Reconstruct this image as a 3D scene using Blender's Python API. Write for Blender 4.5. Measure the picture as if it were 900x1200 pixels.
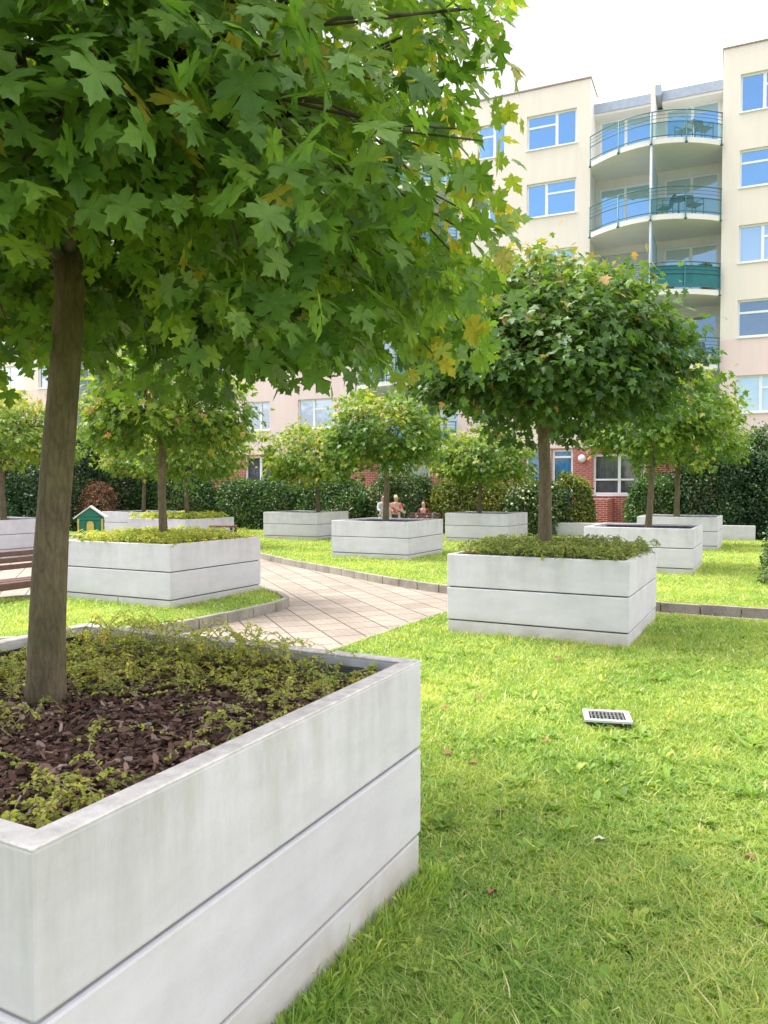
import bpy, math, random
import numpy as np
from mathutils import Vector, Matrix

R = math.radians
scene = bpy.context.scene
for o in list(bpy.data.objects):
    bpy.data.objects.remove(o)
C = scene.collection

# ---------------------------------------------------------------- camera
CAM_H = 1.636
cam_d = bpy.data.cameras.new('camera')
cam_d.sensor_fit = 'VERTICAL'; cam_d.sensor_height = 36; cam_d.sensor_width = 27
cam_d.lens = 27; cam_d.clip_start = 0.05; cam_d.clip_end = 3000
cam = bpy.data.objects.new('camera', cam_d); C.objects.link(cam)
cam.location = (0, 0, CAM_H); cam.rotation_euler = (R(90 - 1.72), 0, 0)
scene.camera = cam

# ---------------------------------------------------------------- light
SUN_EL, SUN_STRENGTH, SKY_STRENGTH, CLOUD = 64, 2.4, 0.10, 13.5
sun_vec = Vector((-0.85, 0.30, 0)).normalized() * math.cos(R(SUN_EL)) + Vector((0, 0, math.sin(R(SUN_EL))))
sun_d = bpy.data.lights.new('sun', 'SUN'); sun_d.energy = SUN_STRENGTH; sun_d.angle = R(20)
sun_d.color = (1.0, 0.95, 0.86)
sun = bpy.data.objects.new('sun', sun_d); C.objects.link(sun)
sun.rotation_euler = sun_vec.to_track_quat('Z', 'Y').to_euler()

w = bpy.data.worlds.new('World'); scene.world = w; w.use_nodes = True
nt = w.node_tree; nt.nodes.clear()
def N(nt, t, **kw):
    n = nt.nodes.new(t)
    for k, v in kw.items():
        if k.startswith('i_'):
            n.inputs[k[2:].replace('_', ' ')].default_value = v
        else:
            setattr(n, k, v)
    return n
sky = N(nt, 'ShaderNodeTexSky', sky_type='NISHITA', sun_disc=False)
sky.sun_elevation = R(SUN_EL); sky.sun_rotation = math.atan2(sun_vec.x, sun_vec.y)
tc = N(nt, 'ShaderNodeTexCoord')
mp = N(nt, 'ShaderNodeMapping'); mp.inputs['Scale'].default_value = (1, 1, 2.2)
nz = N(nt, 'ShaderNodeTexNoise'); nz.inputs['Scale'].default_value = 2.2; nz.inputs['Detail'].default_value = 7
nt.links.new(tc.outputs['Generated'], mp.inputs['Vector']); nt.links.new(mp.outputs['Vector'], nz.inputs['Vector'])
dot = N(nt, 'ShaderNodeVectorMath', operation='DOT_PRODUCT')
bd = Vector((-0.28, -0.90, 0.28)).normalized(); dot.inputs[1].default_value = bd
nt.links.new(tc.outputs['Generated'], dot.inputs[0])
mr = N(nt, 'ShaderNodeMapRange'); mr.inputs['From Min'].default_value = 0.74; mr.inputs['From Max'].default_value = 0.93
mr.inputs['To Min'].default_value = 1.0; mr.inputs['To Max'].default_value = 0.0
nt.links.new(dot.outputs['Value'], mr.inputs['Value'])
cr = N(nt, 'ShaderNodeValToRGB')        # cloud brightness
cr.color_ramp.elements[0].position = 0.42; cr.color_ramp.elements[0].color = (0.27, 0.275, 0.31, 1)
cr.color_ramp.elements[1].position = 0.52; cr.color_ramp.elements[1].color = (1, 1, 1, 1)
nt.links.new(nz.outputs['Fac'], cr.inputs['Fac'])
sc_ = N(nt, 'ShaderNodeVectorMath', operation='SCALE'); sc_.inputs['Scale'].default_value = CLOUD
nt.links.new(cr.outputs['Color'], sc_.inputs[0])
mx = N(nt, 'ShaderNodeMix', data_type='RGBA')
nt.links.new(mr.outputs['Result'], mx.inputs[0])
nt.links.new(sky.outputs['Color'], mx.inputs[6]); nt.links.new(sc_.outputs['Vector'], mx.inputs[7])
dg = N(nt, 'ShaderNodeVectorMath', operation='DOT_PRODUCT'); dg.inputs[1].default_value = Vector((.12, .80, .56)).normalized()
nt.links.new(tc.outputs['Generated'], dg.inputs[0])
nz2 = N(nt, 'ShaderNodeTexNoise'); nz2.inputs['Scale'].default_value = 5.5; nz2.inputs['Detail'].default_value = 8; nt.links.new(mp.outputs['Vector'], nz2.inputs['Vector'])
ad = N(nt, 'ShaderNodeMath', operation='MULTIPLY_ADD'); ad.inputs[1].default_value = .22; nt.links.new(nz2.outputs['Fac'], ad.inputs[0]); nt.links.new(dg.outputs['Value'], ad.inputs[2])
mg = N(nt, 'ShaderNodeMapRange', interpolation_type='SMOOTHSTEP'); mg.inputs['From Min'].default_value = 1.03; mg.inputs['From Max'].default_value = 1.13; mg.inputs['To Max'].default_value = .95
nt.links.new(ad.outputs[0], mg.inputs['Value'])
mx2 = N(nt, 'ShaderNodeMix', data_type='RGBA'); mx2.inputs[7].default_value = (3.75, 3.65, 3.9, 1)
nt.links.new(mg.outputs[0], mx2.inputs[0]); nt.links.new(mx.outputs[2], mx2.inputs[6]); mx = mx2
bg = N(nt, 'ShaderNodeBackground'); bg.inputs['Strength'].default_value = SKY_STRENGTH
nt.links.new(mx.outputs[2], bg.inputs['Color'])
wo = N(nt, 'ShaderNodeOutputWorld'); nt.links.new(bg.outputs[0], wo.inputs['Surface'])
scene.view_settings.view_transform = 'Standard'; scene.view_settings.look = 'None'
scene.view_settings.exposure = 1.3; scene.view_settings.gamma = 1
scene.cycles.max_bounces = 10; scene.cycles.diffuse_bounces = 7; scene.cycles.transmission_bounces = 6
scene.cycles.transparent_max_bounces = 8; scene.cycles.use_denoising = True

# ---------------------------------------------------------------- helpers
def tag(o, label=None, cat=None, group=None, kind=None):
    if label: o['label'] = label
    if cat: o['category'] = cat
    if group: o['group'] = group
    if kind: o['kind'] = kind
    return o
def empty(name, loc=(0, 0, 0), rz=0):
    o = bpy.data.objects.new(name, None); C.objects.link(o); o.location = loc; o.rotation_euler = (0, 0, rz)
    o.empty_display_size = 0.2
    return o
def np_mesh(name, V, F, mat, parent=None, tint=None, smooth=False):
    """V (n,3), F (m,3) triangles or (m,4) quads"""
    me = bpy.data.meshes.new(name); k = F.shape[1]
    me.vertices.add(len(V)); me.vertices.foreach_set('co', np.ascontiguousarray(V, dtype=np.float32).ravel())
    me.loops.add(F.size); me.loops.foreach_set('vertex_index', np.ascontiguousarray(F, dtype=np.int32).ravel())
    me.polygons.add(len(F)); me.polygons.foreach_set('loop_start', np.arange(0, F.size, k, dtype=np.int32))
    me.polygons.foreach_set('loop_total', np.full(len(F), k, dtype=np.int32))
    if smooth: me.polygons.foreach_set('use_smooth', np.ones(len(F), dtype=bool))
    if tint is not None:
        a = me.attributes.new('tint', 'FLOAT', 'POINT'); a.data.foreach_set('value', tint.astype(np.float32))
    me.update(calc_edges=True)
    me.materials.append(mat)
    o = bpy.data.objects.new(name, me); C.objects.link(o); o.parent = parent
    return o

class MB:
    def __init__(s): s.v = []; s.f = []; s.sm = False
    def add(s, vs, fs):
        b = len(s.v); s.v += [tuple(p) for p in vs]; s.f += [tuple(b + i for i in f) for f in fs]; return s
    def box(s, x0, y0, z0, x1, y1, z1):
        x0, x1 = sorted((x0, x1)); y0, y1 = sorted((y0, y1)); z0, z1 = sorted((z0, z1))
        return s.add([(x0,y0,z0),(x1,y0,z0),(x1,y1,z0),(x0,y1,z0),(x0,y0,z1),(x1,y0,z1),(x1,y1,z1),(x0,y1,z1)],
                     [(0,3,2,1),(4,5,6,7),(0,1,5,4),(1,2,6,5),(2,3,7,6),(3,0,4,7)])
    def bar(s, a, b, wd, ht, up=(0,0,1)):
        a = Vector(a); b = Vector(b); d = (b - a).normalized(); up = Vector(up)
        sd = d.cross(up)
        if sd.length < 1e-4: sd = d.cross(Vector((0,1,0)))
        sd.normalize(); u = sd.cross(d).normalized(); sd *= wd/2; u *= ht/2
        return s.add([a-sd-u,a+sd-u,a+sd+u,a-sd+u,b-sd-u,b+sd-u,b+sd+u,b-sd+u],
                     [(0,1,2,3),(7,6,5,4),(0,4,5,1),(1,5,6,2),(2,6,7,3),(3,7,4,0)])
    def tube(s, pts, rad, n=8, cap=True):
        pts = [Vector(p) for p in pts]
        if not hasattr(rad, '__len__'): rad = [rad]*len(pts)
        vs = []; fs = []; up = Vector((0.13, 0.31, 0.94)).normalized()
        for i, p in enumerate(pts):
            d = (pts[min(i+1, len(pts)-1)] - pts[max(i-1, 0)]).normalized()
            if abs(d.dot(up)) > .97: up = Vector((1, .1, .05)).normalized()
            x = d.cross(up).normalized(); y = d.cross(x)
            up = x.cross(d) * 1.0
            for k in range(n):
                t = 2*math.pi*k/n
                vs.append(p + (x*math.cos(t) + y*math.sin(t))*rad[i])
        for i in range(len(pts)-1):
            for k in range(n):
                a = i*n+k; b = i*n+(k+1) % n
                fs.append((a, b, b+n, a+n))
        if cap:
            fs.append(tuple(range(n-1, -1, -1))); fs.append(tuple((len(pts)-1)*n+k for k in range(n)))
        return s.add(vs, fs)
    def prism(s, poly, z0, z1):
        n = len(poly)
        return s.add([(x,y,z0) for x,y in poly]+[(x,y,z1) for x,y in poly],
                     [tuple(range(n-1,-1,-1)), tuple(range(n,2*n))]+[(i,(i+1)%n,n+(i+1)%n,n+i) for i in range(n)])
    def ball(s, c, r, n=10, m=7, sx=1, sy=1, sz=1):
        vs = [(c[0],c[1],c[2]+r*sz)]
        for j in range(1, m):
            ph = math.pi*j/m
            for k in range(n):
                t = 2*math.pi*k/n
                vs.append((c[0]+r*sx*math.sin(ph)*math.cos(t), c[1]+r*sy*math.sin(ph)*math.sin(t), c[2]+r*sz*math.cos(ph)))
        vs.append((c[0],c[1],c[2]-r*sz)); fs = []
        for k in range(n): fs.append((0, 1+k, 1+(k+1)%n))
        for j in range(m-2):
            for k in range(n):
                a = 1+j*n+k; b = 1+j*n+(k+1)%n; fs.append((a, a+n, b+n, b))
        l = len(vs)-1
        for k in range(n): fs.append((l, 1+(m-2)*n+(k+1)%n, 1+(m-2)*n+k))
        return s.add(vs, fs)
    def build(s, name, mat, parent=None, smooth=False, bevel=0, seg=2):
        me = bpy.data.meshes.new(name); me.from_pydata(s.v, [], s.f); me.materials.append(mat)
        if smooth:
            for p in me.polygons: p.use_smooth = True
        me.update()
        o = bpy.data.objects.new(name, me); C.objects.link(o); o.parent = parent
        if bevel:
            m = o.modifiers.new('bevel', 'BEVEL'); m.width = bevel; m.segments = seg; m.limit_method = 'ANGLE'
        return o

# ---------------------------------------------------------------- materials
def newmat(name):
    m = bpy.data.materials.new(name); m.use_nodes = True
    nt = m.node_tree; b = nt.nodes['Principled BSDF']
    return m, nt, b
def ramp(nt, src, stops):
    r = nt.nodes.new('ShaderNodeValToRGB'); el = r.color_ramp.elements
    while len(el) < len(stops): el.new(0.5)
    for e, (p, c) in zip(el, stops):
        e.position = p; e.color = (*c, 1)
    nt.links.new(src, r.inputs['Fac']); return r.outputs['Color']
RND = [False]
def noise(nt, scale, detail=5, vec=None, rough=0.55, sc=None, rot=None, kind='Object'):
    t = nt.nodes.new('ShaderNodeTexCoord'); v = t.outputs[kind] if vec is None else vec
    if RND[0]:      # every planter / trunk gets its own stains
        oi = nt.nodes.new('ShaderNodeObjectInfo'); ml = nt.nodes.new('ShaderNodeMath'); ml.operation = 'MULTIPLY'; ml.inputs[1].default_value = 40
        av = nt.nodes.new('ShaderNodeVectorMath'); av.operation = 'ADD'
        nt.links.new(oi.outputs['Random'], ml.inputs[0]); nt.links.new(v, av.inputs[0]); nt.links.new(ml.outputs[0], av.inputs[1]); v = av.outputs[0]
    if sc or rot:
        mpn = nt.nodes.new('ShaderNodeMapping')
        if sc: mpn.inputs['Scale'].default_value = sc
        if rot: mpn.inputs['Rotation'].default_value = rot
        nt.links.new(v, mpn.inputs['Vector']); v = mpn.outputs['Vector']
    n = nt.nodes.new('ShaderNodeTexNoise'); n.inputs['Scale'].default_value = scale
    n.inputs['Detail'].default_value = detail; n.inputs['Roughness'].default_value = rough
    nt.links.new(v, n.inputs['Vector']); return n.outputs['Fac']
def mixc(nt, fac, a, b, mode='MIX'):
    m = nt.nodes.new('ShaderNodeMix'); m.data_type = 'RGBA'; m.blend_type = mode
    for s, i in ((fac, 0), (a, 6), (b, 7)):
        if hasattr(s, 'is_linked') or isinstance(s, bpy.types.NodeSocket): nt.links.new(s, m.inputs[i])
        else: m.inputs[i].default_value = s if i == 0 else (*s, 1)
    return m.outputs[2]
def bump(nt, b, h, strength=.3, dist=.01):
    n = nt.nodes.new('ShaderNodeBump'); n.inputs['Strength'].default_value = strength; n.inputs['Distance'].default_value = dist
    nt.links.new(h, n.inputs['Height']); nt.links.new(n.outputs[0], b.inputs['Normal'])
def plain(name, col, rough=.6, metal=0, var=.12, scale=6, bmp=0):
    m, nt, b = newmat(name)
    f = noise(nt, scale)
    c = ramp(nt, f, [(.3, tuple(x*(1-var) for x in col)), (.7, tuple(min(1, x*(1+var)) for x in col))])
    nt.links.new(c, b.inputs['Base Color']); b.inputs['Roughness'].default_value = rough; b.inputs['Metallic'].default_value = metal
    if bmp: bump(nt, b, noise(nt, scale*8), bmp, .004)
    return m
def leafmat(name, stops, trans=.35, rough=.45, patch=None, spec=.35):
    m, nt, b = newmat(name)
    at = nt.nodes.new('ShaderNodeAttribute'); at.attribute_name = 'tint'
    c = ramp(nt, at.outputs['Fac'], stops)
    if patch:
        f = ramp(nt, noise(nt, patch[0], 4), [(.42, (0,0,0)), (.62, (1,1,1))])
        c = mixc(nt, f, c, mixc(nt, .22, c, patch[1]))
    if name.startswith('maple'):
        c = mixc(nt, .8, c, ramp(nt, noise(nt, 22, 5, rough=.7), [(.3,(.62,.68,.6)),(.62,(1.12,1.08,1.0))]), 'MULTIPLY')
        bump(nt, b, noise(nt, 45, 4), .5, .004)
    if name == 'maple_leaf':
        av = nt.nodes.new('ShaderNodeAttribute'); av.attribute_name = 'vein'
        fv = ramp(nt, av.outputs['Fac'], [(.90,(0,0,0)),(.985,(.55,.55,.55))])
        c = mixc(nt, fv, c, (.16,.22,.06))
    nt.links.new(c, b.inputs['Base Color']); b.inputs['Roughness'].default_value = rough
    b.inputs['Specular IOR Level'].default_value = spec
    tr = nt.nodes.new('ShaderNodeBsdfTranslucent')
    tcn = mixc(nt, 1.0, c, (1.0, 1.0, .40), 'MULTIPLY')
    g = nt.nodes.new('ShaderNodeVectorMath'); g.operation = 'SCALE'; g.inputs['Scale'].default_value = 1.6
    nt.links.new(tcn, g.inputs[0]); nt.links.new(g.outputs[0], tr.inputs['Color'])
    ms = nt.nodes.new('ShaderNodeMixShader'); ms.inputs[0].default_value = trans
    nt.links.new(b.outputs[0], ms.inputs[1]); nt.links.new(tr.outputs[0], ms.inputs[2])
    nt.links.new(ms.outputs[0], nt.nodes['Material Output'].inputs['Surface'])
    return m

def m_concrete(name='concrete', stain=.5, seed=0.0, tone=(.61,.585,.635)):
    m, nt, b = newmat(name)
    big = noise(nt, 1.6, 6)
    c = ramp(nt, big, [(.3, tuple(x*.90 for x in tone)), (.65, tone)])
    st = noise(nt, 1.0, 6, sc=(5, 5, .9), rough=.7)
    fs = ramp(nt, st, [(.44, (0,0,0)), (.72, (1,1,1))])
    # dirt runs down from the rim: stronger towards the top of the upper course
    t = nt.nodes.new('ShaderNodeTexCoord'); sx = nt.nodes.new('ShaderNodeSeparateXYZ'); nt.links.new(t.outputs['Object'], sx.inputs[0])
    mrn = nt.nodes.new('ShaderNodeMapRange'); mrn.inputs['From Min'].default_value = .45; mrn.inputs['From Max'].default_value = .92
    mrn.inputs['To Min'].default_value = 0.10; mrn.inputs['To Max'].default_value = stain; nt.links.new(sx.outputs['Z'], mrn.inputs['Value'])
    mu = nt.nodes.new('ShaderNodeMath'); mu.operation = 'MULTIPLY'; nt.links.new(fs, mu.inputs[0]); nt.links.new(mrn.outputs[0], mu.inputs[1])
    c = mixc(nt, mu.outputs[0], c, (.33,.33,.29))
    # soil splash near the ground
    mr2 = nt.nodes.new('ShaderNodeMapRange'); mr2.inputs['From Min'].default_value = .24; mr2.inputs['From Max'].default_value = -.04
    nt.links.new(sx.outputs['Z'], mr2.inputs['Value'])
    n2 = noise(nt, 5, 6); mu2 = nt.nodes.new('ShaderNodeMath'); mu2.operation = 'MULTIPLY'
    nt.links.new(mr2.outputs[0], mu2.inputs[0]); nt.links.new(ramp(nt, n2, [(.3,(.2,.2,.2)),(.7,(1,1,1))]), mu2.inputs[1])
    c = mixc(nt, mu2.outputs[0], c, (.33,.28,.20))
    sp = ramp(nt, noise(nt, 90, 3), [(.24, (.35,.35,.35)), (.30, (1,1,1))])
    c = mixc(nt, .25, c, sp, 'MULTIPLY')
    # trowel rubbing
    rb = ramp(nt, noise(nt, 3.2, 8, sc=(1, 1, 2.5), rough=.7), [(.35, (.86,.86,.86)), (.6, (1,1,1))])
    c = mixc(nt, .7, c, rb, 'MULTIPLY')
    nt.links.new(c, b.inputs['Base Color']); b.inputs['Roughness'].default_value = .75
    b.inputs['Specular IOR Level'].default_value = .3
    bump(nt, b, noise(nt, 60, 6), .25, .003)
    return m
RND[0] = True; CONC = m_concrete(); CONC_NEAR = m_concrete('weathered_concrete', .72)
RIM = plain('worn_concrete_rim', (.66,.61,.60), .85, var=.2, scale=22, bmp=.5)
SOIL = plain('dark_soil', (.055,.04,.03), .95, var=.5, scale=18, bmp=.8)
BARK, nt, b = newmat('bark')
f = noise(nt, 14, 8, sc=(1, 1, .35), rough=.65)
f2 = ramp(nt, noise(nt, 2.5, 3), [(.4,(0,0,0)),(.65,(1,1,1))])
c = ramp(nt, f, [(.3,(.09,.060,.033)),(.5,(.175,.122,.07)),(.70,(.26,.195,.12))])
c = mixc(nt, .85, c, ramp(nt, noise(nt, 70, 8, sc=(1,1,.30), rough=.75), [(.36,(.38,.36,.34)),(.56,(1,1,1))]), 'MULTIPLY')
vor = nt.nodes.new('ShaderNodeTexVoronoi'); vor.feature = 'DISTANCE_TO_EDGE'; vor.inputs['Scale'].default_value = 26
mvo = nt.nodes.new('ShaderNodeMapping'); mvo.inputs['Scale'].default_value = (1,1,.22); tvo = nt.nodes.new('ShaderNodeTexCoord')
nt.links.new(tvo.outputs['Object'], mvo.inputs['Vector']); nt.links.new(mvo.outputs[0], vor.inputs['Vector'])
c = mixc(nt, .55, c, ramp(nt, vor.outputs['Distance'], [(.0,(.35,.33,.30)),(.10,(1,1,1))]), 'MULTIPLY')
c = mixc(nt, .35, c, mixc(nt, f2, (.12,.10,.07), (.13,.135,.06)))
nt.links.new(c, b.inputs['Base Color']); b.inputs['Roughness'].default_value = .9
bump(nt, b, noise(nt, 38, 9, sc=(1,1,.45), rough=.7), .9, .012)
RND[0] = False
TWIG = plain('twig_bark', (.07,.055,.04), .9, var=.4, scale=30)
TWIGL = plain('dry_stem', (.30,.20,.13), .85, var=.4, scale=40)

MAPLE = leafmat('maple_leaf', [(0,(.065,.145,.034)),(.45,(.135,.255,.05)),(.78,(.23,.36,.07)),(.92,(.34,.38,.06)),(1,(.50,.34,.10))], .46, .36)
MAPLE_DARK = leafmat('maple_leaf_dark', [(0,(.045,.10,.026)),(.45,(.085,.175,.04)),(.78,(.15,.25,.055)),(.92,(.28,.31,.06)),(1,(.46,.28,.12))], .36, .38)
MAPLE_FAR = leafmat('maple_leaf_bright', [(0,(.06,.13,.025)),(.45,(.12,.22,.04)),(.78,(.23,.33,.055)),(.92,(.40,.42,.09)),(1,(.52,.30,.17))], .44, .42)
GRASS = leafmat('grass_blade', [(0,(.14,.27,.06)),(.5,(.31,.45,.11)),(.85,(.50,.59,.19)),(1,(.70,.64,.38))], .45, .5, patch=(1.3,(.56,.52,.18)), spec=.25)
WEED = leafmat('weed_leaf', [(0,(.10,.20,.03)),(.7,(.22,.36,.05)),(1,(.42,.48,.09))], .3, .5)
COVER = leafmat('creeping_shrub_leaf', [(0,(.20,.30,.06)),(.5,(.46,.52,.11)),(.85,(.68,.66,.16)),(1,(.50,.24,.10))], .42, .5)
COVER2 = leafmat('cotoneaster_leaf', [(0,(.11,.18,.04)),(.5,(.25,.33,.08)),(.9,(.42,.44,.12)),(1,(.26,.16,.07))], .3, .5)
DARKLEAF = leafmat('evergreen_leaf', [(0,(.016,.045,.020)),(.6,(.040,.09,.032)),(1,(.09,.16,.05))], .15, .35)
HEDGELEAF = leafmat('hedge_leaf', [(0,(.03,.075,.02)),(.6,(.07,.145,.038)),(1,(.17,.26,.07))], .2, .35)
VARLEAF = leafmat('variegated_leaf', [(0,(.03,.07,.02)),(.55,(.07,.13,.035)),(.8,(.22,.28,.12)),(1,(.55,.52,.36))], .25, .4)
YELLEAF = leafmat('yellow_green_leaf', [(0,(.05,.09,.02)),(.6,(.15,.20,.035)),(1,(.38,.34,.06))], .3, .45)
REDLEAF = leafmat('rusty_leaf', [(0,(.08,.04,.025)),(.6,(.19,.09,.05)),(1,(.30,.17,.10))], .2, .6)

# ---------------------------------------------------------------- leaf clouds
rng = np.random.default_rng(7)
def norm(a): return a/np.maximum(np.linalg.norm(a, axis=-1, keepdims=True), 1e-9)
def template(right, cy, curl=.25, fold=.25):
    pts = right + [(-x, y) for x, y in reversed(right[1:-1])]
    P = np.array([(0, cy)] + pts); n = len(pts)
    z = -curl*((P[:,0])**2 + (P[:,1]-cy)**2) + fold*np.abs(P[:,0])*.6
    V = np.column_stack([P, z]); F = np.array([(0, 1+i, 1+(i+1) % n) for i in range(n)])
    V[:,0] *= 1.0
    return V, F[:, [0,2,1]] if True else F
MAPLE_T = template([(0,.03),(.12,-.05),(.24,-.05),(.37,-.14),(.33,-.02),(.37,.04),(.24,.12),(.40,.15),(.52,.21),(.50,.31),(.66,.43),(.50,.46),(.46,.55),(.34,.49),(.17,.44),(.20,.60),(.34,.70),(.20,.75),(.17,.86),(.09,.86),(0,1.06)], .3)
MAPLE_S = template([(0,0),(.34,-.08),(.24,.14),(.60,.44),(.2,.47),(.24,.72),(0,1.02)], .3, .3)
OVAL_T = template([(0,0),(.28,.25),(.30,.6),(0,1.0)], .45, .2, .3)
RHOMB_T = (np.array([(0,0,0),(.3,.5,.06),(0,1,-.08),(-.3,.5,.06)]), np.array([(0,1,2),(0,2,3)]))
def scatter(T, P, nrm, tip, size, jitter=0):
    """place template leaves: y axis along tip, z along nrm"""
    V, F = T; n = len(P)
    y = norm(tip); z = nrm - (nrm*y).sum(1, keepdims=True)*y; z = norm(z); x = np.cross(y, z)
    M = np.stack([x, y, z], axis=2)*size[:,None,None]
    q = rng.uniform(.2,2.2,n); a_ = rng.uniform(.82,1.15,n)
    Vn = V[None]*np.stack([a_, np.ones(n), q],1)[:,None,:]
    W = np.einsum('nij,ntj->nti', M, Vn) + P[:,None,:]
    FF = F[None] + (np.arange(n)*len(V))[:,None,None]
    return W.reshape(-1,3), FF.reshape(-1,3)
def rdirs(n, r=rng): return norm(r.normal(size=(n,3)))
def leaf_obj(name, T, P, nrm, tip, size, tint, mat, parent=None):
    V, F = scatter(T, P, nrm, tip, size)
    o = np_mesh(name, V, F, mat, parent, np.repeat(tint, len(T[0])))
    if T is MAPLE_T:
        v = np.zeros(len(T[0])); v[0] = 1; m = len(T[0])-1
        for i in (3,10,20,30,37): v[1+i] = 1
        a = o.data.attributes.new('vein', 'FLOAT', 'POINT'); a.data.foreach_set('value', np.tile(v, len(P)).astype(np.float32))
    return o

def limb(mb, a, b, r0, r1, seed, n=7, bow=.25, segs=6):
    rr = random.Random(seed); a = Vector(a); b = Vector(b); L = (b-a).length
    pts = []; rad = []
    o1 = Vector((rr.uniform(-1,1), rr.uniform(-1,1), rr.uniform(-.2,1)))*L*bow*.5
    for i in range(segs+1):
        t = i/segs
        p = a.lerp(b, t) + o1*math.sin(math.pi*t)*.6 + Vector((rr.uniform(-1,1),rr.uniform(-1,1),rr.uniform(-1,1)))*L*.02*(0<i<segs)
        pts.append(p); rad.append(r0+(r1-r0)*t)
    mb.tube(pts, rad, n); return pts

def make_tree(loc, base_z, fork, crown_c, rad, label, seed, r_trunk=.06, size=.13, nclump=260, per=26, T=MAPLE_S, mat=MAPLE_FAR,
              bias=0.0, lean=(0,0), flat=.55, spread=.20, droop=.5, upw=.75, inner=.30, glow=None, keep=None):
    """loc: world xy of the trunk base; fork: local z of first limbs; crown_c local centre; rad (rx,ry,up,down)"""
    r = np.random.default_rng(seed); rr = random.Random(seed)
    root = empty('maple_tree', (loc[0], loc[1], base_z))
    tag(root, label, 'tree', 'round-headed maple trees growing in the concrete planters')
    # trunk
    mb = MB(); pts = []; rads = []; top = Vector((lean[0], lean[1], fork))
    for i in range(13):
        t = i/12; p = Vector((0,0,-.08)).lerp(top, t) + Vector((math.sin(t*5+seed)*.012, math.cos(t*4+seed)*.012, 0))*(0<i<12)
        pts.append(p); flare = 1 + .30*math.exp(-t*fork/.16)
        rads.append(r_trunk*(1-.22*t)*flare*(1+rr.uniform(-.025,.025)))
    mb.tube(pts, rads, 18); tr = mb.build('trunk', BARK, root, True)
    c = np.array(crown_c); rx, ry, up, dn = rad
    bd = rdirs(11, r); bw = r.uniform(-.16,.24,11)
    def rmul(d):
        return 1 + (np.exp(5*((d@bd.T)-1))*bw).sum(1)
    d = rdirs(nclump, r); d[:,2] = np.where(d[:,2] < -flat, -flat*r.uniform(.2,1,nclump), d[:,2]); d = norm(d)
    rf = r.uniform(inner,1,nclump)**.45 * rmul(d)
    S = np.column_stack([np.full(nclump,rx), np.full(nclump,ry), np.where(d[:,2]>0, up, dn)])
    P = c + d*S*rf[:,None]
    if keep is not None:
        P = P[keep(P + np.array([loc[0],loc[1],base_z]), r)]; nclump = len(P)
    # limbs: from the trunk top into the crown, then twigs to clumps
    lm = MB(); ends = []
    for k in range(9):
        a = 2*math.pi*k/9 + rr.uniform(-.3,.3); e = rr.uniform(.15,1.0)
        q = Vector((c[0]+rx*.62*math.cos(a)*math.cos(e), c[1]+ry*.62*math.sin(a)*math.cos(e), c[2]+up*.65*math.sin(e)-dn*.25))
        st = top - Vector((0,0,rr.uniform(0,.06)))
        ends += limb(lm, st, q, r_trunk*.42, r_trunk*.16, seed*31+k)[2:]
    E_ = np.array([tuple(e) for e in ends])
    for i in range(0, nclump, 2):
        j = np.argmin(((E_-P[i])**2).sum(1))
        limb(lm, ends[j], Vector(P[i]), r_trunk*.13, r_trunk*.05, seed*77+i, 4, .3, 4)
    lm.build('branches', TWIG, root, True)
    # leaves
    n = nclump*per; ci = np.repeat(np.arange(nclump), per)
    off = r.normal(size=(n,3))*np.array([spread, spread, spread*.62])
    L = P[ci] + off
    out = norm((L-c)/np.array([rx,ry,(up+dn)/2]))
    nr = norm(out*.55 + np.array([0,0,upw]) + r.normal(size=(n,3))*.42)
    tp = norm(out*np.array([1,1,.2])*.8 + np.array([0,0,-droop]) + r.normal(size=(n,3))*.5)
    sz = size*r.uniform(.55,1.15,n)
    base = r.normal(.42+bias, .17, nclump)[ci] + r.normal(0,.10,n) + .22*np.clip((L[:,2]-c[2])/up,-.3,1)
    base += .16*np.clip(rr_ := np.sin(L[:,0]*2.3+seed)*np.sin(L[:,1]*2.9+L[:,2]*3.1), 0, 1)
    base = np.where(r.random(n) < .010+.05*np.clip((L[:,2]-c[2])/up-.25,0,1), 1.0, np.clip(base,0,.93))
    if keep is not None:
        k = keep(L + np.array([loc[0],loc[1],base_z]), r)
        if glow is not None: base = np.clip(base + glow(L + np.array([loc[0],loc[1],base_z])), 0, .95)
        L, nr, tp, sz, base = L[k], nr[k], tp[k], sz[k], base[k]
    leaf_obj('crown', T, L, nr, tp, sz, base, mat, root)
    return root

# ---------------------------------------------------------------- layout frame of the planters
U = np.array([.891,-.454]); VV = np.array([.454,.891]); RZ = math.atan2(-.454,.891)
Z0 = -.05      # paving level
# ground -----------------------------------------------------------
m_ground = plain('ground_earth', (.09,.11,.035), .95, var=.4, scale=.6)
MB().prism([(-400,-60),(400,-60),(400,900),(-400,900)], -.40, -.13).build('ground', m_ground)['kind'] = 'structure'
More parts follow.
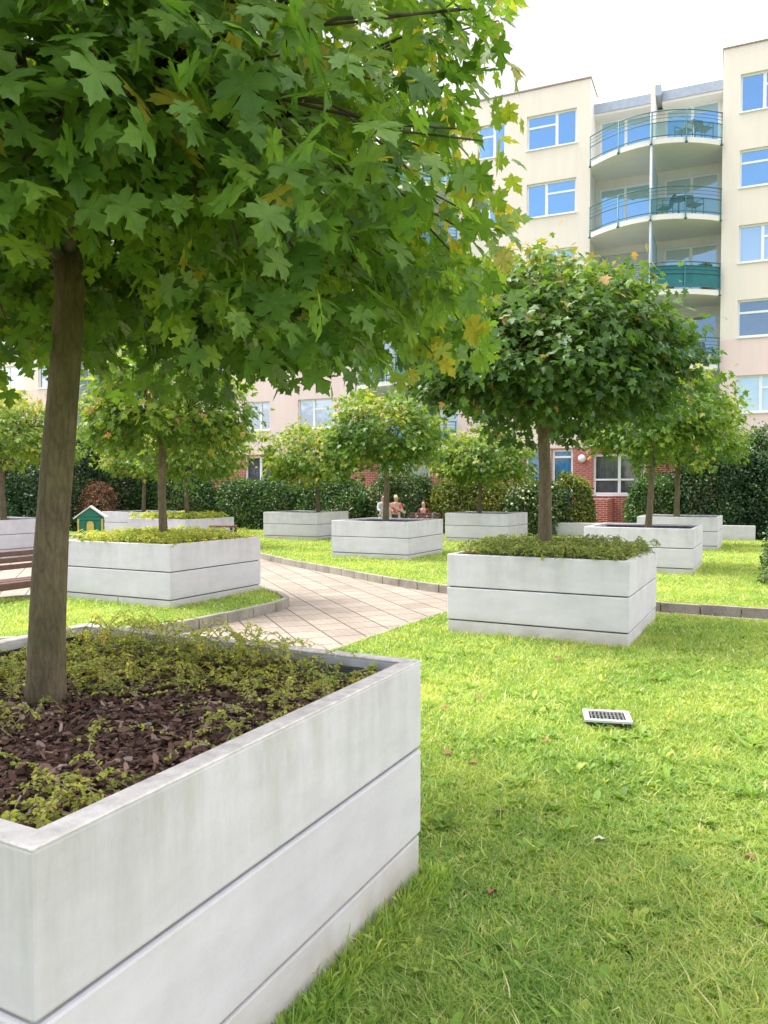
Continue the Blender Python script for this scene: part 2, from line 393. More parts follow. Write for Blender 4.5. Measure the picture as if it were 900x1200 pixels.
# paving
PAVE, nt, b = newmat('paving_slabs')
t = nt.nodes.new('ShaderNodeTexCoord'); mpn = nt.nodes.new('ShaderNodeMapping'); mpn.inputs['Rotation'].default_value = (0,0,R(-20))
nt.links.new(t.outputs['Object'], mpn.inputs['Vector'])
def bricktex(nt, vec, w_, h_, mortar, c1, c2, cm, offset=0.0, smooth=.1):
    br = nt.nodes.new('ShaderNodeTexBrick'); br.offset = offset; br.squash = 1
    br.inputs['Scale'].default_value = 1; br.inputs['Brick Width'].default_value = w_; br.inputs['Row Height'].default_value = h_
    br.inputs['Mortar Size'].default_value = mortar; br.inputs['Mortar Smooth'].default_value = smooth
    br.inputs['Color1'].default_value = (*c1,1); br.inputs['Color2'].default_value = (*c2,1); br.inputs['Mortar'].default_value = (*cm,1)
    nt.links.new(vec, br.inputs['Vector']); return br
br = bricktex(nt, mpn.outputs[0], .40, .40, .011, (.43,.355,.30), (.345,.285,.24), (.11,.09,.055))
br2 = bricktex(nt, mpn.outputs[0], .10, .10, .005, (1,1,1), (.93,.93,.93), (.72,.70,.68))
c = mixc(nt, .8, br.outputs['Color'], br2.outputs['Color'], 'MULTIPLY')
c = mixc(nt, .75, c, ramp(nt, noise(nt, 1.1, 7, rough=.65), [(.32,(.66,.66,.64)),(.62,(1.0,1.0,1.0))]), 'MULTIPLY')
c = mixc(nt, .5, c, ramp(nt, noise(nt, 30, 4), [(.3,(.6,.6,.6)),(.6,(1,1,1))]), 'MULTIPLY')
nt.links.new(c, b.inputs['Base Color']); b.inputs['Roughness'].default_value = .85
bump(nt, b, br.outputs['Fac'], -.5, .006)
o = MB().prism([(-30,-2.0),(-5.85,-2.0),(.2,9.1),(1.4,11.1),(4.75,9.38),(14,4.0),(14,14),(4,26),(-30,33)], -.12, Z0).build('path', PAVE); tag(o, kind='structure')

LAWN, nt, b = newmat('lawn_soil_and_thatch')
c = ramp(nt, noise(nt, 1.3, 6), [(.3,(.15,.20,.04)),(.5,(.22,.27,.06)),(.7,(.30,.31,.10))])
c = mixc(nt, .6, c, ramp(nt, noise(nt, 45, 6, rough=.7), [(.3,(.25,.25,.2)),(.65,(1,1,1))]), 'MULTIPLY')
nt.links.new(c, b.inputs['Base Color']); b.inputs['Roughness'].default_value = .95
bump(nt, b, noise(nt, 60, 6), .8, .03)
lawn_front = [(1.38,11.15),(-6.5,-3.3),(-6.5,-9),(30,-9),(30,-3.5),(4.75,9.42)]
def lz(X, Y):
    # the front lawn dips gently towards the photographer
    t = np.clip((6.2-np.asarray(Y, float))/3.0, 0, 1); t = t*t*(3-2*t)
    return -.060*t + .006*np.sin(np.asarray(X)*1.9)*np.sin(np.asarray(Y)*1.6)*t
def clip_y(poly, y, keep_above):
    out = []
    for i in range(len(poly)):
        a, b_ = poly[i], poly[(i+1)%len(poly)]; ia = (a[1] >= y) == keep_above; ib = (b_[1] >= y) == keep_above
        if ia: out.append(a)
        if ia != ib: t = (y-a[1])/(b_[1]-a[1]); out.append((a[0]+(b_[0]-a[0])*t, y))
    return out
mb = MB(); ys = [-9,1]+[1+.25*i for i in range(1,23)]+[12]
for ya, yb in zip(ys, ys[1:]):
    q = clip_y(clip_y(lawn_front, ya, True), yb, False)
    if len(q) < 3: continue
    area = sum(q[i][0]*q[(i+1)%len(q)][1]-q[(i+1)%len(q)][0]*q[i][1] for i in range(len(q)))
    if area < 0: q = q[::-1]
    mb.add([(x,y,float(lz(0,y))) for x,y in q], [tuple(range(len(q)))])
o = mb.build('front_lawn', LAWN); tag(o, kind='structure')
def catmull(pts, n=8):
    out = []
    P = [pts[0]]+pts+[pts[-1]]
    for i in range(1, len(P)-2):
        p0,p1,p2,p3 = (np.array(q) for q in P[i-1:i+3])
        for k in range(n):
            t = k/n; out.append(tuple(.5*((2*p1)+(-p0+p2)*t+(2*p0-5*p1+4*p2-p3)*t*t+(-p0+3*p1-3*p2+p3)*t**3)))
    out.append(tuple(pts[-1])); return out
kerb_back = catmull([(-16,27.5),(-9.5,25.6),(-5.6,23.2),(-4.05,20.9),(-3.08,18.8),(-2.02,16.8),(-.82,14.95),(.0,13.65),(.92,12.45),(2.3,11.35),(3.8,10.5),(5.15,9.85),(8,8.4),(14,5.2),(24,0)])
lawn_back = [(x+.02,y+.04) for x,y in kerb_back] + [(40,5),(40,60),(-40,60),(-40,28)]
o = MB().prism(lawn_back[::-1], -.084, .04).build('back_lawn', LAWN); tag(o, kind='structure')
isl = catmull([(-14,10.2),(-10,9.0),(-6,7.95),(-4.0,7.98),(-3.2,8.38),(-2.4,9.0),(-1.87,9.86),(-1.52,10.5),(-1.40,10.95),(-1.55,11.45),(-2.0,12.2),(-2.5,13.0),(-2.95,13.25),(-3.6,13.1),(-4.6,12.0),(-5.1,11.25),(-6.2,11.0),(-9,12.2),(-14,14.4)])
o = MB().prism(isl, -.080, .035).build('island_lawn', LAWN); tag(o, kind='structure')
KERB, nt, b = newmat('kerb_stone')
c = ramp(nt, noise(nt, 3, 7), [(.3,(.20,.18,.15)),(.6,(.36,.33,.28))])
c = mixc(nt, .5, c, ramp(nt, noise(nt, 40, 4), [(.3,(.5,.5,.5)),(.6,(1,1,1))]), 'MULTIPLY')
nt.links.new(c, b.inputs['Base Color']); b.inputs['Roughness'].default_value = .9
bump(nt, b, noise(nt, 35, 6), .5, .008)
def kerb(line, wd, z0, z1, name, stone=.5, gap=.012):
    mb = MB(); P = [Vector((x,y,0)) for x,y in line]
    cum = [0]
    for a, b_ in zip(P, P[1:]): cum.append(cum[-1]+(b_-a).length)
    def at(s):
        for i in range(len(P)-1):
            if s <= cum[i+1]: return P[i].lerp(P[i+1], (s-cum[i])/(cum[i+1]-cum[i]+1e-9))
        return P[-1]
    s = 0
    while s+stone < cum[-1]:
        a = at(s+gap/2); b_ = at(s+stone-gap/2); dz = random.Random(int(s*97)).uniform(-.004,.004)
        mb.bar(a+Vector((0,0,(z0+z1)/2+dz)), b_+Vector((0,0,(z0+z1)/2+dz)), wd, z1-z0); s += stone
    o = mb.build(name, KERB, None, bevel=.008); tag(o, kind='structure'); return o
kerb(kerb_back, .08, -.12, .085, 'kerb_along_back_lawn')
kerb(isl, .08, -.12, .085, 'kerb_round_island')
kerb([(-6.55,-3.3),(1.36,11.20),(4.75,9.45),(30,-3.45)], .05, -.12, .012, 'lawn_edging', .8)

# ---------------------------------------------------------------- planters
def make_planter(cx, cy, label, hu=1.0, hv=1.0, z=0.0, conc=CONC, soil_z=.80, cornz=None):
    root = empty('concrete_planter', (cx,cy,z), RZ); tag(root, label, 'planter', 'white concrete planter boxes made of stacked slabs')
    th = .066
    def ring(z0, z1, a, inset=0):
        mb = MB(); x = hu-inset; y = hv-inset; t = th-inset
        # four mitred walls
        O4 = [(-x,-y),(x,-y),(x,y),(-x,y)]; I4 = [(-x+t,-y+t),(x-t,-y+t),(x-t,y-t),(-x+t,y-t)]
        vs = [(*p,z0) for p in O4]+[(*p,z0) for p in I4]+[(*p,z1) for p in O4]+[(*p,z1) for p in I4]; fs = []
        for i in range(4):
            j = (i+1)%4
            fs += [(i,j,8+j,8+i),(4+j,4+i,12+i,12+j),(8+i,8+j,12+j,12+i),(j,i,4+i,4+j)]
        mb.add(vs, fs); return mb
    ring(-.12,.150,0,.006).build('base_course', conc, root, bevel=.008)
    ring(.163,.524,0).build('lower_course', conc, root, bevel=.010)
    ring(.536,.900,0).build('upper_course', conc, root, bevel=.010)
    ring(.10,.86,0,.03).build('inner_liner', plain_dark, root)
    g = 14; mb = MB(); rr = random.Random(int(cx*100)); vs = []
    for i in range(g+1):
        for j in range(g+1):
            vs.append((-hu+.07+(2*hu-.14)*i/g, -hv+.07+(2*hv-.14)*j/g, soil_z+rr.uniform(-.012,.018)))
    mb.add(vs, [(i*(g+1)+j,(i+1)*(g+1)+j,(i+1)*(g+1)+j+1,i*(g+1)+j+1) for i in range(g) for j in range(g)])
    mb.build('soil', SOIL, root, True)
    return root
plain_dark = plain('dark_joint', (.05,.05,.048), .9)
def ctr(corner, hu=1.0, hv=1.0): # far right corner -> centre
    return corner - U*hu - VV*hv
P1c = ctr(np.array([.16,3.26]), 1.0, .965)
planters = {}
planters[1] = make_planter(P1c[0], P1c[1], 'large foreground planter box cut off by the lower left edge, mulch showing inside', 1.0, .965, 0, CONC_NEAR, .77)
planters[2] = make_planter(2.06, 9.13, 'planter box standing on the front lawn, brimming with feathery low cotoneaster, big dark maple above')
planters[3] = make_planter(-3.26, 11.46, 'planter box on the rounded kerbed grass island just right of the foreground trunk')
planters[4] = make_planter(.11, 18.44, 'planter box in the middle behind the curved kerb, people right behind it')
planters[5] = make_planter(-2.52, 25.0, 'distant planter box right before the hedge, partly overlapped by the middle planter')
planters[6] = make_planter(3.21, 23.9, 'distant planter box seen just above the left end of the front lawn planter')
planters[7] = make_planter(5.26, 15.46, 'planter box on the back lawn at right with a green stained side and bare soil')
planters[8] = make_planter(8.15, 21.08, 'far right planter box in front of the low white garden wall and dark evergreens')
planters[9] = make_planter(-5.55, 21.1, 'distant planter box topped with grassy cover, small dark table in front of it', z=Z0)
planters[10] = make_planter(-8.5, 27.2, 'farthest left planter box with bare top, right of the green playhouse', z=Z0)
planters[11] = make_planter(-10.15, 20.35, 'planter box at the left edge of the photo behind the brown bench', z=Z0)
plan = [(P1c,1.0,.965)] + [(np.array(p),1,1) for p in [(2.06,9.13),(-3.26,11.46),(.11,18.44),(-2.52,25.0),(3.21,23.9),(5.26,15.46),(8.15,21.08),(-5.55,21.1),(-8.5,27.2),(-10.15,20.35)]]
def outside_planters(X, Y, m=.0):
    k = np.ones(len(X), bool)
    for c, hu, hv in plan:
        a = (X-c[0])*U[0]+(Y-c[1])*U[1]; b_ = (X-c[0])*VV[0]+(Y-c[1])*VV[1]
        k &= ~((np.abs(a) < hu+m) & (np.abs(b_) < hv+m))
    return k
# worn pale rim strip on the foreground planter is its own mortar capping
def rim(root, hu, hv):
    mb = MB(); x = hu+.001; y = hv+.001; t = .069
    O4 = [(-x,-y),(x,-y),(x,y),(-x,y)]; I4 = [(-x+t,-y+t),(x-t,-y+t),(x-t,y-t),(-x+t,y-t)]
    vs = [(*p,.897) for p in O4]+[(*p,.897) for p in I4]+[(*p,.906) for p in O4]+[(*p,.906) for p in I4]; fs = []
    for i in range(4):
        j = (i+1)%4; fs += [(i,j,8+j,8+i),(4+j,4+i,12+i,12+j),(8+i,8+j,12+j,12+i),(j,i,4+i,4+j)]
    mb.add(vs, fs).build('rim', RIM, root, bevel=.004)
rim(planters[1], 1.0, .965)

# ---------------------------------------------------------------- trees
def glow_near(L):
    # backlit glow painted into the leaf tint, outer right edge and shoots near top
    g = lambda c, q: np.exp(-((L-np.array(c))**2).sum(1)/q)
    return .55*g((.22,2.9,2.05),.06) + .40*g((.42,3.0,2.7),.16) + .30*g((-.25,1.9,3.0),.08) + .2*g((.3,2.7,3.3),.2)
def keep_near(L, r):
    # the crown hangs unevenly: ragged lower edge, never closer than 1.15 m to the photographer
    d = np.hypot(L[:,0], L[:,1]); rt = np.hypot(L[:,0]+1.27, L[:,1]-3.05); low = 2.14 - .16*np.exp(-((L[:,0]+.25)**2+(L[:,1]-2.3)**2)/.30) + .27*np.exp(-((L[:,0]+.36*L[:,1]+.02)**2)/.030)*(L[:,1] < 3.05) + .10*(L[:,0] < -.8)*(L[:,1] < 2.6) + .12*np.sin(L[:,0]*4.1+1)*np.cos(L[:,1]*3.3) + .05*(d-2)
    thin = np.exp(-(((L[:,0]+.12)/.26)**2+((L[:,1]-2.15)/.50)**2+((L[:,2]-2.66)/.24)**2))
    return (r.random(len(L)) > .70*thin) & (L[:,2] > low - .10*(r.random(len(L)) < .3)) & (d > 1.55) & (L[:,0] < .50) & (rt < 1.73+.13*r.random(len(L))+.10*np.sin(np.arctan2(L[:,1]-3.05,L[:,0]+1.27)*5+L[:,2]*2.5))
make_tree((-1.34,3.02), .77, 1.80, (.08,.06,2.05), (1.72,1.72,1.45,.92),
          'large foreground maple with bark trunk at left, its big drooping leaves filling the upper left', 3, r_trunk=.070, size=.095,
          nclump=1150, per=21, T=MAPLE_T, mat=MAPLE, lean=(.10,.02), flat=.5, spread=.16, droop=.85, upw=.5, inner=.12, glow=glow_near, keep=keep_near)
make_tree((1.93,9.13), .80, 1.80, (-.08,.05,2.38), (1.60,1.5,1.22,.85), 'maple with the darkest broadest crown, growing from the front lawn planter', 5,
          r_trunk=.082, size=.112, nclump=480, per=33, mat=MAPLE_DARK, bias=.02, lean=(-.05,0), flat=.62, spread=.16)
make_tree((-3.30,11.46), .80, 1.60, (0,0,2.0), (1.16,1.16,.95,.85), 'maple with reddish tips on the kerbed island, behind the foreground trunk', 8,
          r_trunk=.065, size=.115, nclump=260, per=26, bias=.10, lean=(0,0), flat=.6, spread=.14)
make_tree((.05,18.44), .80, 1.45, (-.10,0,2.15), (1.42,1.4,1.05,1.0), 'maple in the middle planter, its crown under the tips of the foreground foliage', 11,
          r_trunk=.075, size=.13, nclump=260, per=24, bias=.06, flat=.6, spread=.17)
make_tree((-2.16,25.0), .80, 1.25, (-.25,0,1.85), (1.42,1.4,1.05,.95), 'small maple left of the middle maple, before the pink wall', 14,
          r_trunk=.07, size=.14, nclump=220, per=22, bias=.16, flat=.6, spread=.18)
make_tree((2.98,23.9), .80, 1.2, (.05,0,1.8), (1.5,1.4,.95,.85), 'small maple seen between the middle maple and the dark broad maple trunk', 17,
          r_trunk=.065, size=.14, nclump=220, per=22, bias=.08, flat=.6, spread=.18)
make_tree((5.30,15.46), .80, 1.9, (.18,0,2.3), (1.32,1.3,1.15,.90), 'maple with a pale leaning trunk in the right planter on the back lawn', 20,
          r_trunk=.065, size=.12, nclump=270, per=24, bias=.08, lean=(.16,0), flat=.6, spread=.16)
make_tree((8.05,21.08), .80, 1.65, (.22,0,2.35), (1.55,1.5,1.15,1.0), 'rightmost maple, its crown before the pink facade beside the evergreens', 23,
          r_trunk=.075, size=.13, nclump=250, per=22, bias=.08, flat=.6, spread=.18)
make_tree((-5.42,21.1), .75, 1.3, (.15,0,1.85), (1.35,1.3,1.0,.85), 'low maple seen beneath the right side of the island maple', 26,
          r_trunk=.065, size=.13, nclump=220, per=22, bias=.12, flat=.6, spread=.17)
make_tree((-8.5,27.2), .75, 1.6, (-.1,0,1.95), (1.5,1.5,1.1,.80), 'farthest maple, its thin grey trunk just left of the island maple trunk', 29,
          r_trunk=.07, size=.14, nclump=200, per=22, bias=.24, flat=.6, spread=.18)
make_tree((-10.10,20.35), .75, 1.6, (.1,0,2.3), (1.5,1.4,1.15,.95), 'bright yellow green maple at the left edge of the photo', 32,
          r_trunk=.075, size=.125, nclump=260, per=24, bias=.20, flat=.6, spread=.17)

# ---------------------------------------------------------------- creeping cover in the planters
def make_cover(name, c, hu, hv, z, label, seed, nstem, length, leaf, mat, height, density=None, over=.08, per=34, kind='stuff', droop=1.0, stemmat=TWIGL, stems=True, stem_r=.0016):
    r = np.random.default_rng(seed)
    a = r.uniform(-hu+.10, hu-.10, nstem*3); b_ = r.uniform(-hv+.10, hv-.10, nstem*3)
    if density is not None:
        k = r.random(len(a)) < density(a, b_); a, b_ = a[k], b_[k]
    a, b_ = a[:nstem], b_[:nstem]; n = len(a)
    th = r.uniform(0, 2*math.pi, n); L = length*r.uniform(.5,1.25,n); hh = height*r.uniform(.35,1.25,n)
    K = 7; t = np.linspace(0,1,K)
    ax = a[:,None]+np.cos(th)[:,None]*L[:,None]*t + r.normal(size=(n,1))*.1*L[:,None]*t**2
    by = b_[:,None]+np.sin(th)[:,None]*L[:,None]*t + r.normal(size=(n,1))*.1*L[:,None]*t**2
    zz = z + hh[:,None]*np.sin(t*math.pi*.80)*1.05
    if over < 0: ax = np.clip(ax, -hu+.095, hu-.095); by = np.clip(by, -hv+.095, hv-.095); over = 0
    ax = np.clip(ax, -hu-over*r.random((n,1)), hu+over*r.random((n,1))); by = np.clip(by, -hv-over*r.random((n,1)), hv+over*r.random((n,1)))
    X = c[0]+ax*U[0]+by*VV[0]; Y = c[1]+ax*U[1]+by*VV[1]
    S = np.stack([X,Y,zz],2)
    # leaflets along stems
    ti = r.uniform(.08,1,(n,per)); seg = np.minimum((ti*(K-1)).astype(int), K-2); fr = ti*(K-1)-seg
    ar = np.arange(n)[:,None]
    A = S[ar,seg]; B = S[ar,seg+1]; Pp = A+(B-A)*fr[...,None]; D = norm(B-A+1e-5)
    Pp = Pp.reshape(-1,3); D = D.reshape(-1,3); m = len(Pp)
    side = norm(np.cross(D, np.array([0,0,1.0]))+1e-6)*np.where(r.random(m)<.5,-1,1)[:,None]
    tp = norm(D*.5+side+r.normal(size=(m,3))*.35); nr = norm(np.array([0,0,1.0])+r.normal(size=(m,3))*.45)
    sz = leaf*r.uniform(.6,1.25,m)
    ts = np.repeat(r.normal(.5,.2,n), per)+r.normal(0,.12,m); ts = np.where(r.random(m)<.01,1,np.clip(ts,0,.92))
    V1, F1 = scatter(RHOMB_T, Pp, nr, tp, sz)
    o = np_mesh(name, V1, F1, mat, None, np.repeat(ts,4)); tag(o, label, 'ground cover', None, kind)
    if stems:
        # thin three-sided stems
        ang = np.arange(3)*2*math.pi/3; ring_ = np.stack([np.cos(ang),np.sin(ang),np.zeros(3)],1)*stem_r
        q = S[:,:,None,:]+ring_[None,None]; Vs = q.reshape(-1,3); idx = np.arange(n*K*3).reshape(n,K,3)
        f = []
        for k in range(3):
            f.append(np.stack([idx[:,:-1,k],idx[:,:-1,(k+1)%3],idx[:,1:,(k+1)%3],idx[:,1:,k]],-1).reshape(-1,4))
        so = np_mesh('stems', Vs, np.concatenate(f), stemmat, o)
        so['kind'] = 'stuff'
    return o
def dens1(a, b_):
    # mulch shows in a patch right of the middle, the plants ring it
    q = .22*(np.sin(a*7+1)*np.sin(b_*8) > .15) + np.exp(-(((a-.40)/.50)**2 + ((b_+.05)/.60)**2)) + .7*np.exp(-(((a-.1)/.3)**2 + ((b_+.75)/.3)**2))
    return np.clip(1.0-1.5*q,.02,1)
make_cover('creeping_shrub', P1c, 1.0, .965, .79, 'straggly yellow green creeping shrub around the foreground trunk', 41, 640, .32, .018, COVER, .085, dens1, -.10, 38, stem_r=.0024)
make_cover('creeping_shrub', P1c+VV*.84-U*.16, .80, .16, .84, 'arching light green shoots along the back rim of the foreground planter', 42, 130, .32, .017, COVER, .12, None, .14, 44, stem_r=.0022)
make_cover('creeping_shrub', np.array([2.06,9.13]), 1.0, 1.0, .86, 'feathery green cotoneaster mat spilling over the front lawn planter rim', 43, 900, .34, .030, COVER2, .15, None, .06, 34)
make_cover('creeping_shrub', np.array([-3.26,11.46]), 1.0, 1.0, .85, 'yellowish low cover heaped in the island planter', 44, 800, .34, .034, COVER, .15, None, .07, 30)
make_cover('creeping_shrub', np.array([-5.55,21.1]), 1.0, 1.0, .80, 'short cover on top of the distant planter behind the small table', 45, 420, .34, .055, COVER, .16, None, .05, 24)
# bark mulch
r = np.random.default_rng(50); n = 26000
a = r.uniform(-.92,.92,n); b_ = r.uniform(-.86,.86,n)
P = np.column_stack([P1c[0]+a*U[0]+b_*VV[0], P1c[1]+a*U[1]+b_*VV[1], .785+r.random(n)*.028])
MULCH, nt, b = newmat('bark_mulch'); at = nt.nodes.new('ShaderNodeAttribute'); at.attribute_name = 'tint'
c = ramp(nt, at.outputs['Fac'], [(0,(.045,.022,.016)),(.45,(.13,.062,.042)),(.75,(.27,.155,.115)),(.92,(.50,.40,.36)),(1,(.30,.08,.05))])
nt.links.new(c, b.inputs['Base Color']); b.inputs['Roughness'].default_value = .8
CHIP = (np.array([(-.18,0,0),(.16,-.02,.03),(.22,.5,.07),(.1,1,0),(-.15,.9,.04),(-.22,.4,.02)]), np.array([(0,1,2),(0,2,5),(5,2,3),(5,3,4)]))
V1, F1 = scatter(CHIP, P, norm(np.array([0,0,1.])+r.normal(size=(n,3))*.45), norm(r.normal(size=(n,3))*np.array([1,1,.25])), .022*r.uniform(.35,2.0,n))
o = np_mesh('bark_mulch', V1, F1, MULCH, None, np.repeat(np.clip(r.beta(1.5,2,n),0,1),6)); tag(o, 'dark brown bark mulch in the foreground planter', 'mulch', None, 'stuff')

# ---------------------------------------------------------------- grass
def inpoly(X, Y, poly):
    k = np.zeros(len(X), bool); n = len(poly)
    for i in range(n):
        x1,y1 = poly[i]; x2,y2 = poly[(i+1)%n]
        c = ((y1 > Y) != (y2 > Y)) & (X < (x2-x1)*(Y-y1)/((y2-y1) if y2 != y1 else 1e-9)+x1); k ^= c
    return k
def make_grass(name, poly, z, n, dmin, dmax, label, seed, amax=.66, pw=-1.0, hmul=1.0, zf=False, amin=None):
    r = np.random.default_rng(seed)
    # areal density falls with distance like 1/d
    u = r.random(n); d = dmin*(dmax/dmin)**(u) if pw == -1 else dmin+(dmax-dmin)*u
    k_ = r.uniform(-amax if amin is None else amin, amax, n); X = d*k_; Y = d
    k = inpoly(X, Y, poly) & outside_planters(X, Y, .004); X, Y, d = X[k], Y[k], d[k]; n = len(X)
    wdt = .0030+.00085*d; wdt *= r.uniform(.5,1.7,n)
    # clumpy height
    cl = .5+.5*np.sin(X*3.1+np.sin(Y*2.3)*1.4)*np.cos(Y*2.7+np.sin(X*1.9))
    edge = ~outside_planters(X, Y, .10)
    h = (.020+.026*r.random(n)**1.6+.024*cl*r.random(n))*(1+.9*edge*r.random(n))*hmul
    h = np.where(r.random(n) < .02, h*1.9, h)*(1+.45*np.exp(-((d-2.3)/1.1)**2))
    th = r.uniform(0,2*math.pi,n); bend = r.uniform(.1,2.0,n)*h
    dx, dy = np.cos(th), np.sin(th); ph = th+math.pi/2+r.normal(0,.5,n); sx, sy = np.cos(ph)*wdt/2, np.sin(ph)*wdt/2
    zz = np.full(n, z-.003) + (lz(X,Y) if zf else 0); z = zz+.003
    V = np.stack([np.column_stack([X-sx,Y-sy,zz]), np.column_stack([X+sx,Y+sy,zz]),
                  np.column_stack([X-sx*.8+dx*bend*.3,Y-sy*.8+dy*bend*.3,z+h*.6]), np.column_stack([X+sx*.8+dx*bend*.3,Y+sy*.8+dy*bend*.3,z+h*.6]),
                  np.column_stack([X+dx*bend,Y+dy*bend,z+h])],1).reshape(-1,3)
    b0 = (np.arange(n)*5)[:,None]
    F = np.concatenate([b0+np.array([0,1,3]), b0+np.array([0,3,2]), b0+np.array([2,3,4])],1).reshape(-1,3)
    pat = np.sin(X*1.3+Y*.7)*np.sin(Y*1.9-X*.6)+.8*np.sin(X*4.7+1+np.sin(Y*3))*np.sin(Y*5.3+np.sin(X*2.2))+.7*np.sin(X*13+Y*4)*np.sin(Y*11-X*3)
    ti = np.clip(.50+.13*pat+r.normal(0,.19,n),0,.90); ti = np.where(r.random(n) < .09+.05*np.clip(pat,0,2), 1, ti)
    o = np_mesh(name, V, F, GRASS, None, np.repeat(ti,5)); tag(o, label, 'grass', None, 'stuff'); return o
make_grass('grass', lawn_front, 0, 620000, 1.9, 12, 'short sunlit grass of the front lawn', 60, hmul=.80, zf=True)
make_grass('grass', lawn_front, 0, 260000, 1.6, 12, 'thinner short grass of the front lawn beyond the right edge of the photo', 63, amax=1.7, hmul=.8, zf=True, amin=.62)
make_grass('grass', isl, .035, 260000, 7.5, 14, 'grass on the kerbed island around the planter', 61)
make_grass('grass', lawn_back, .04, 420000, 9.3, 34, 'grass of the back lawn behind the curved kerb', 62, amax=.62)
# weeds: rosettes and clover in the front lawn
r = np.random.default_rng(66); Ps = []; T_ = []; Nn = []; Sz = []; Ti = []
nr_ = 1100; d = 2.1*(9/2.1)**r.random(nr_); X = d*r.uniform(-.3,.62,nr_); Y = d
k = inpoly(X,Y,lawn_front) & outside_planters(X,Y,.05); X, Y = X[k], Y[k]
for x, y in zip(X, Y):
    m = r.integers(5,10); s = r.uniform(.035,.085); t0 = r.uniform(.2,.9)
    for j in range(m):
        a = 2*math.pi*j/m+r.normal(0,.25); el = r.uniform(.15,.8)
        Ps.append((x,y,.008+float(lz(x,y)))); T_.append((math.cos(a)*math.cos(el),math.sin(a)*math.cos(el),math.sin(el))); Nn.append((-math.cos(a)*.4,-math.sin(a)*.4,1)); Sz.append(s*r.uniform(.7,1.3)); Ti.append(np.clip(t0+r.normal(0,.12),0,1))
nc = 30000; d = 2.1*(9/2.1)**r.random(nc); X = d*r.uniform(-.3,.62,nc); Y = d
pt = np.sin(X*2.9+.5)*np.cos(Y*3.7)+.5*np.sin(X*7)*np.sin(Y*6)
k = inpoly(X,Y,lawn_front) & outside_planters(X,Y,.02) & (pt > .05); X, Y = X[k], Y[k]
for x, y in zip(X, Y):
    z = r.uniform(.015,.035)+float(lz(x,y))
    t0 = r.uniform(0,.6)
    for j in range(3):
        a = 2*math.pi*j/3+r.normal(0,.4)
        Ps.append((x,y,z)); T_.append((math.cos(a),math.sin(a),.15)); Nn.append((0,0,1)); Sz.append(.018*r.uniform(.7,1.2)); Ti.append(t0)
LEAFW = template([(0,0),(.10,.2),(.17,.6),(.13,.88),(0,1.0)], .5, .35, .3)
V1, F1 = scatter(LEAFW, np.array(Ps), np.array(Nn, float)+1e-3, np.array(T_), np.array(Sz))
o = np_mesh('lawn_weeds', V1, F1, WEED, None, np.repeat(np.array(Ti), len(LEAFW[0]))); tag(o, 'broad leaved weeds and clover in the front lawn', 'weeds', None, 'stuff')
# taller tufts beside the foreground planter
r = np.random.default_rng(67); n = 5200
s_ = r.uniform(-1.88,.05,n); off = np.abs(r.normal(0,.05,n))+.008
X = .16+VV[0]*s_+U[0]*off; Y = 3.26+VV[1]*s_+U[1]*off
tips = norm(np.column_stack([r.normal(size=n)*.5+.25, r.normal(size=n)*.5-.1, np.full(n,1.0)]))
BLADE = (np.array([(-.03,0,0),(.03,0,0),(.028,.5,.03),(-.028,.5,.03),(.012,.85,-.02),(0,1,-.10)]), np.array([(0,1,2),(0,2,3),(3,2,4),(3,4,5)]))
sz = .045+.085*r.random(n)**2.2
V1, F1 = scatter(BLADE, np.column_stack([X,Y,lz(X,Y)-.003]), norm(r.normal(size=(n,3))*np.array([1,1,.2])), tips, sz)
o = np_mesh('grass_tufts', V1, F1, GRASS, None, np.repeat(np.clip(r.normal(.4,.2,n),0,1),6)); tag(o, 'longer grass left unmown against the foreground planter wall', 'grass', None, 'stuff')
# fallen leaves
DRY = plain('dry_leaf', (.26,.12,.06), .8, var=.4, scale=60)
PALE = plain('pale_dry_leaf', (.62,.58,.50), .8, var=.2, scale=60)
r = np.random.default_rng(68)
lf = bpy.data.meshes.new('fallen_leaf'); Vt, Ft = template([(0,0),(.34,-.08),(.24,.14),(.60,.44),(.2,.47),(.24,.72),(0,1.02)], .3, .5, .7)
lf.from_pydata([tuple(v) for v in Vt*.06], [], [tuple(f) for f in Ft]); lf.materials.append(DRY)
LEAFL = ['brown fallen leaf a step to the left of the light box', 'brown fallen leaf behind the light box, nearer the front lawn planter', 'brown fallen leaf midway between the foreground planter and the light box',
 'brown fallen leaf left of all others near the path edge side of the lawn', 'brown fallen leaf just in front of the light box at its right', 'brown fallen leaf right of the pale leaf, a little nearer the camera',
 'pale whitish leaf lying alone on the front lawn, nearer than the light box', 'brown fallen leaf to the right of and behind the light box', 'brown fallen leaf closest to the far corner of the foreground planter',
 'brown fallen leaf farthest right on the lawn, near the photo edge', 'upper one of two brown leaves close together beside the foreground planter', 'lower one of two brown leaves close together beside the foreground planter',
 'brown fallen leaf right of the pale leaf and farther away', 'brown fallen leaf nearest the camera, beside the foreground planter wall']
lf2 = lf.copy(); lf2.materials.clear(); lf2.materials.append(PALE)
for i, (x, y, me) in enumerate([(1.02,4.9,0),(1.62,7.2,0),(.72,5.9,0),(.42,5.6,0),(1.9,5.1,0),(1.65,3.45,0),(1.05,3.6,1),(2.3,6.4,0),(.62,3.9,0),(2.7,4.4,0),(.38,4.7,0),(.55,4.55,0),(2.1,4.0,0),(.45,3.15,0)]):
    o = bpy.data.objects.new('fallen_leaf', lf2 if me else lf); C.objects.link(o)
    o.location = (x,y,.036+float(lz(x,y))); o.rotation_euler = (r.normal(0,.25), r.normal(0,.25), r.uniform(0,6))
    tag(o, LEAFL[i], 'leaf', 'fallen leaves scattered on the front lawn')

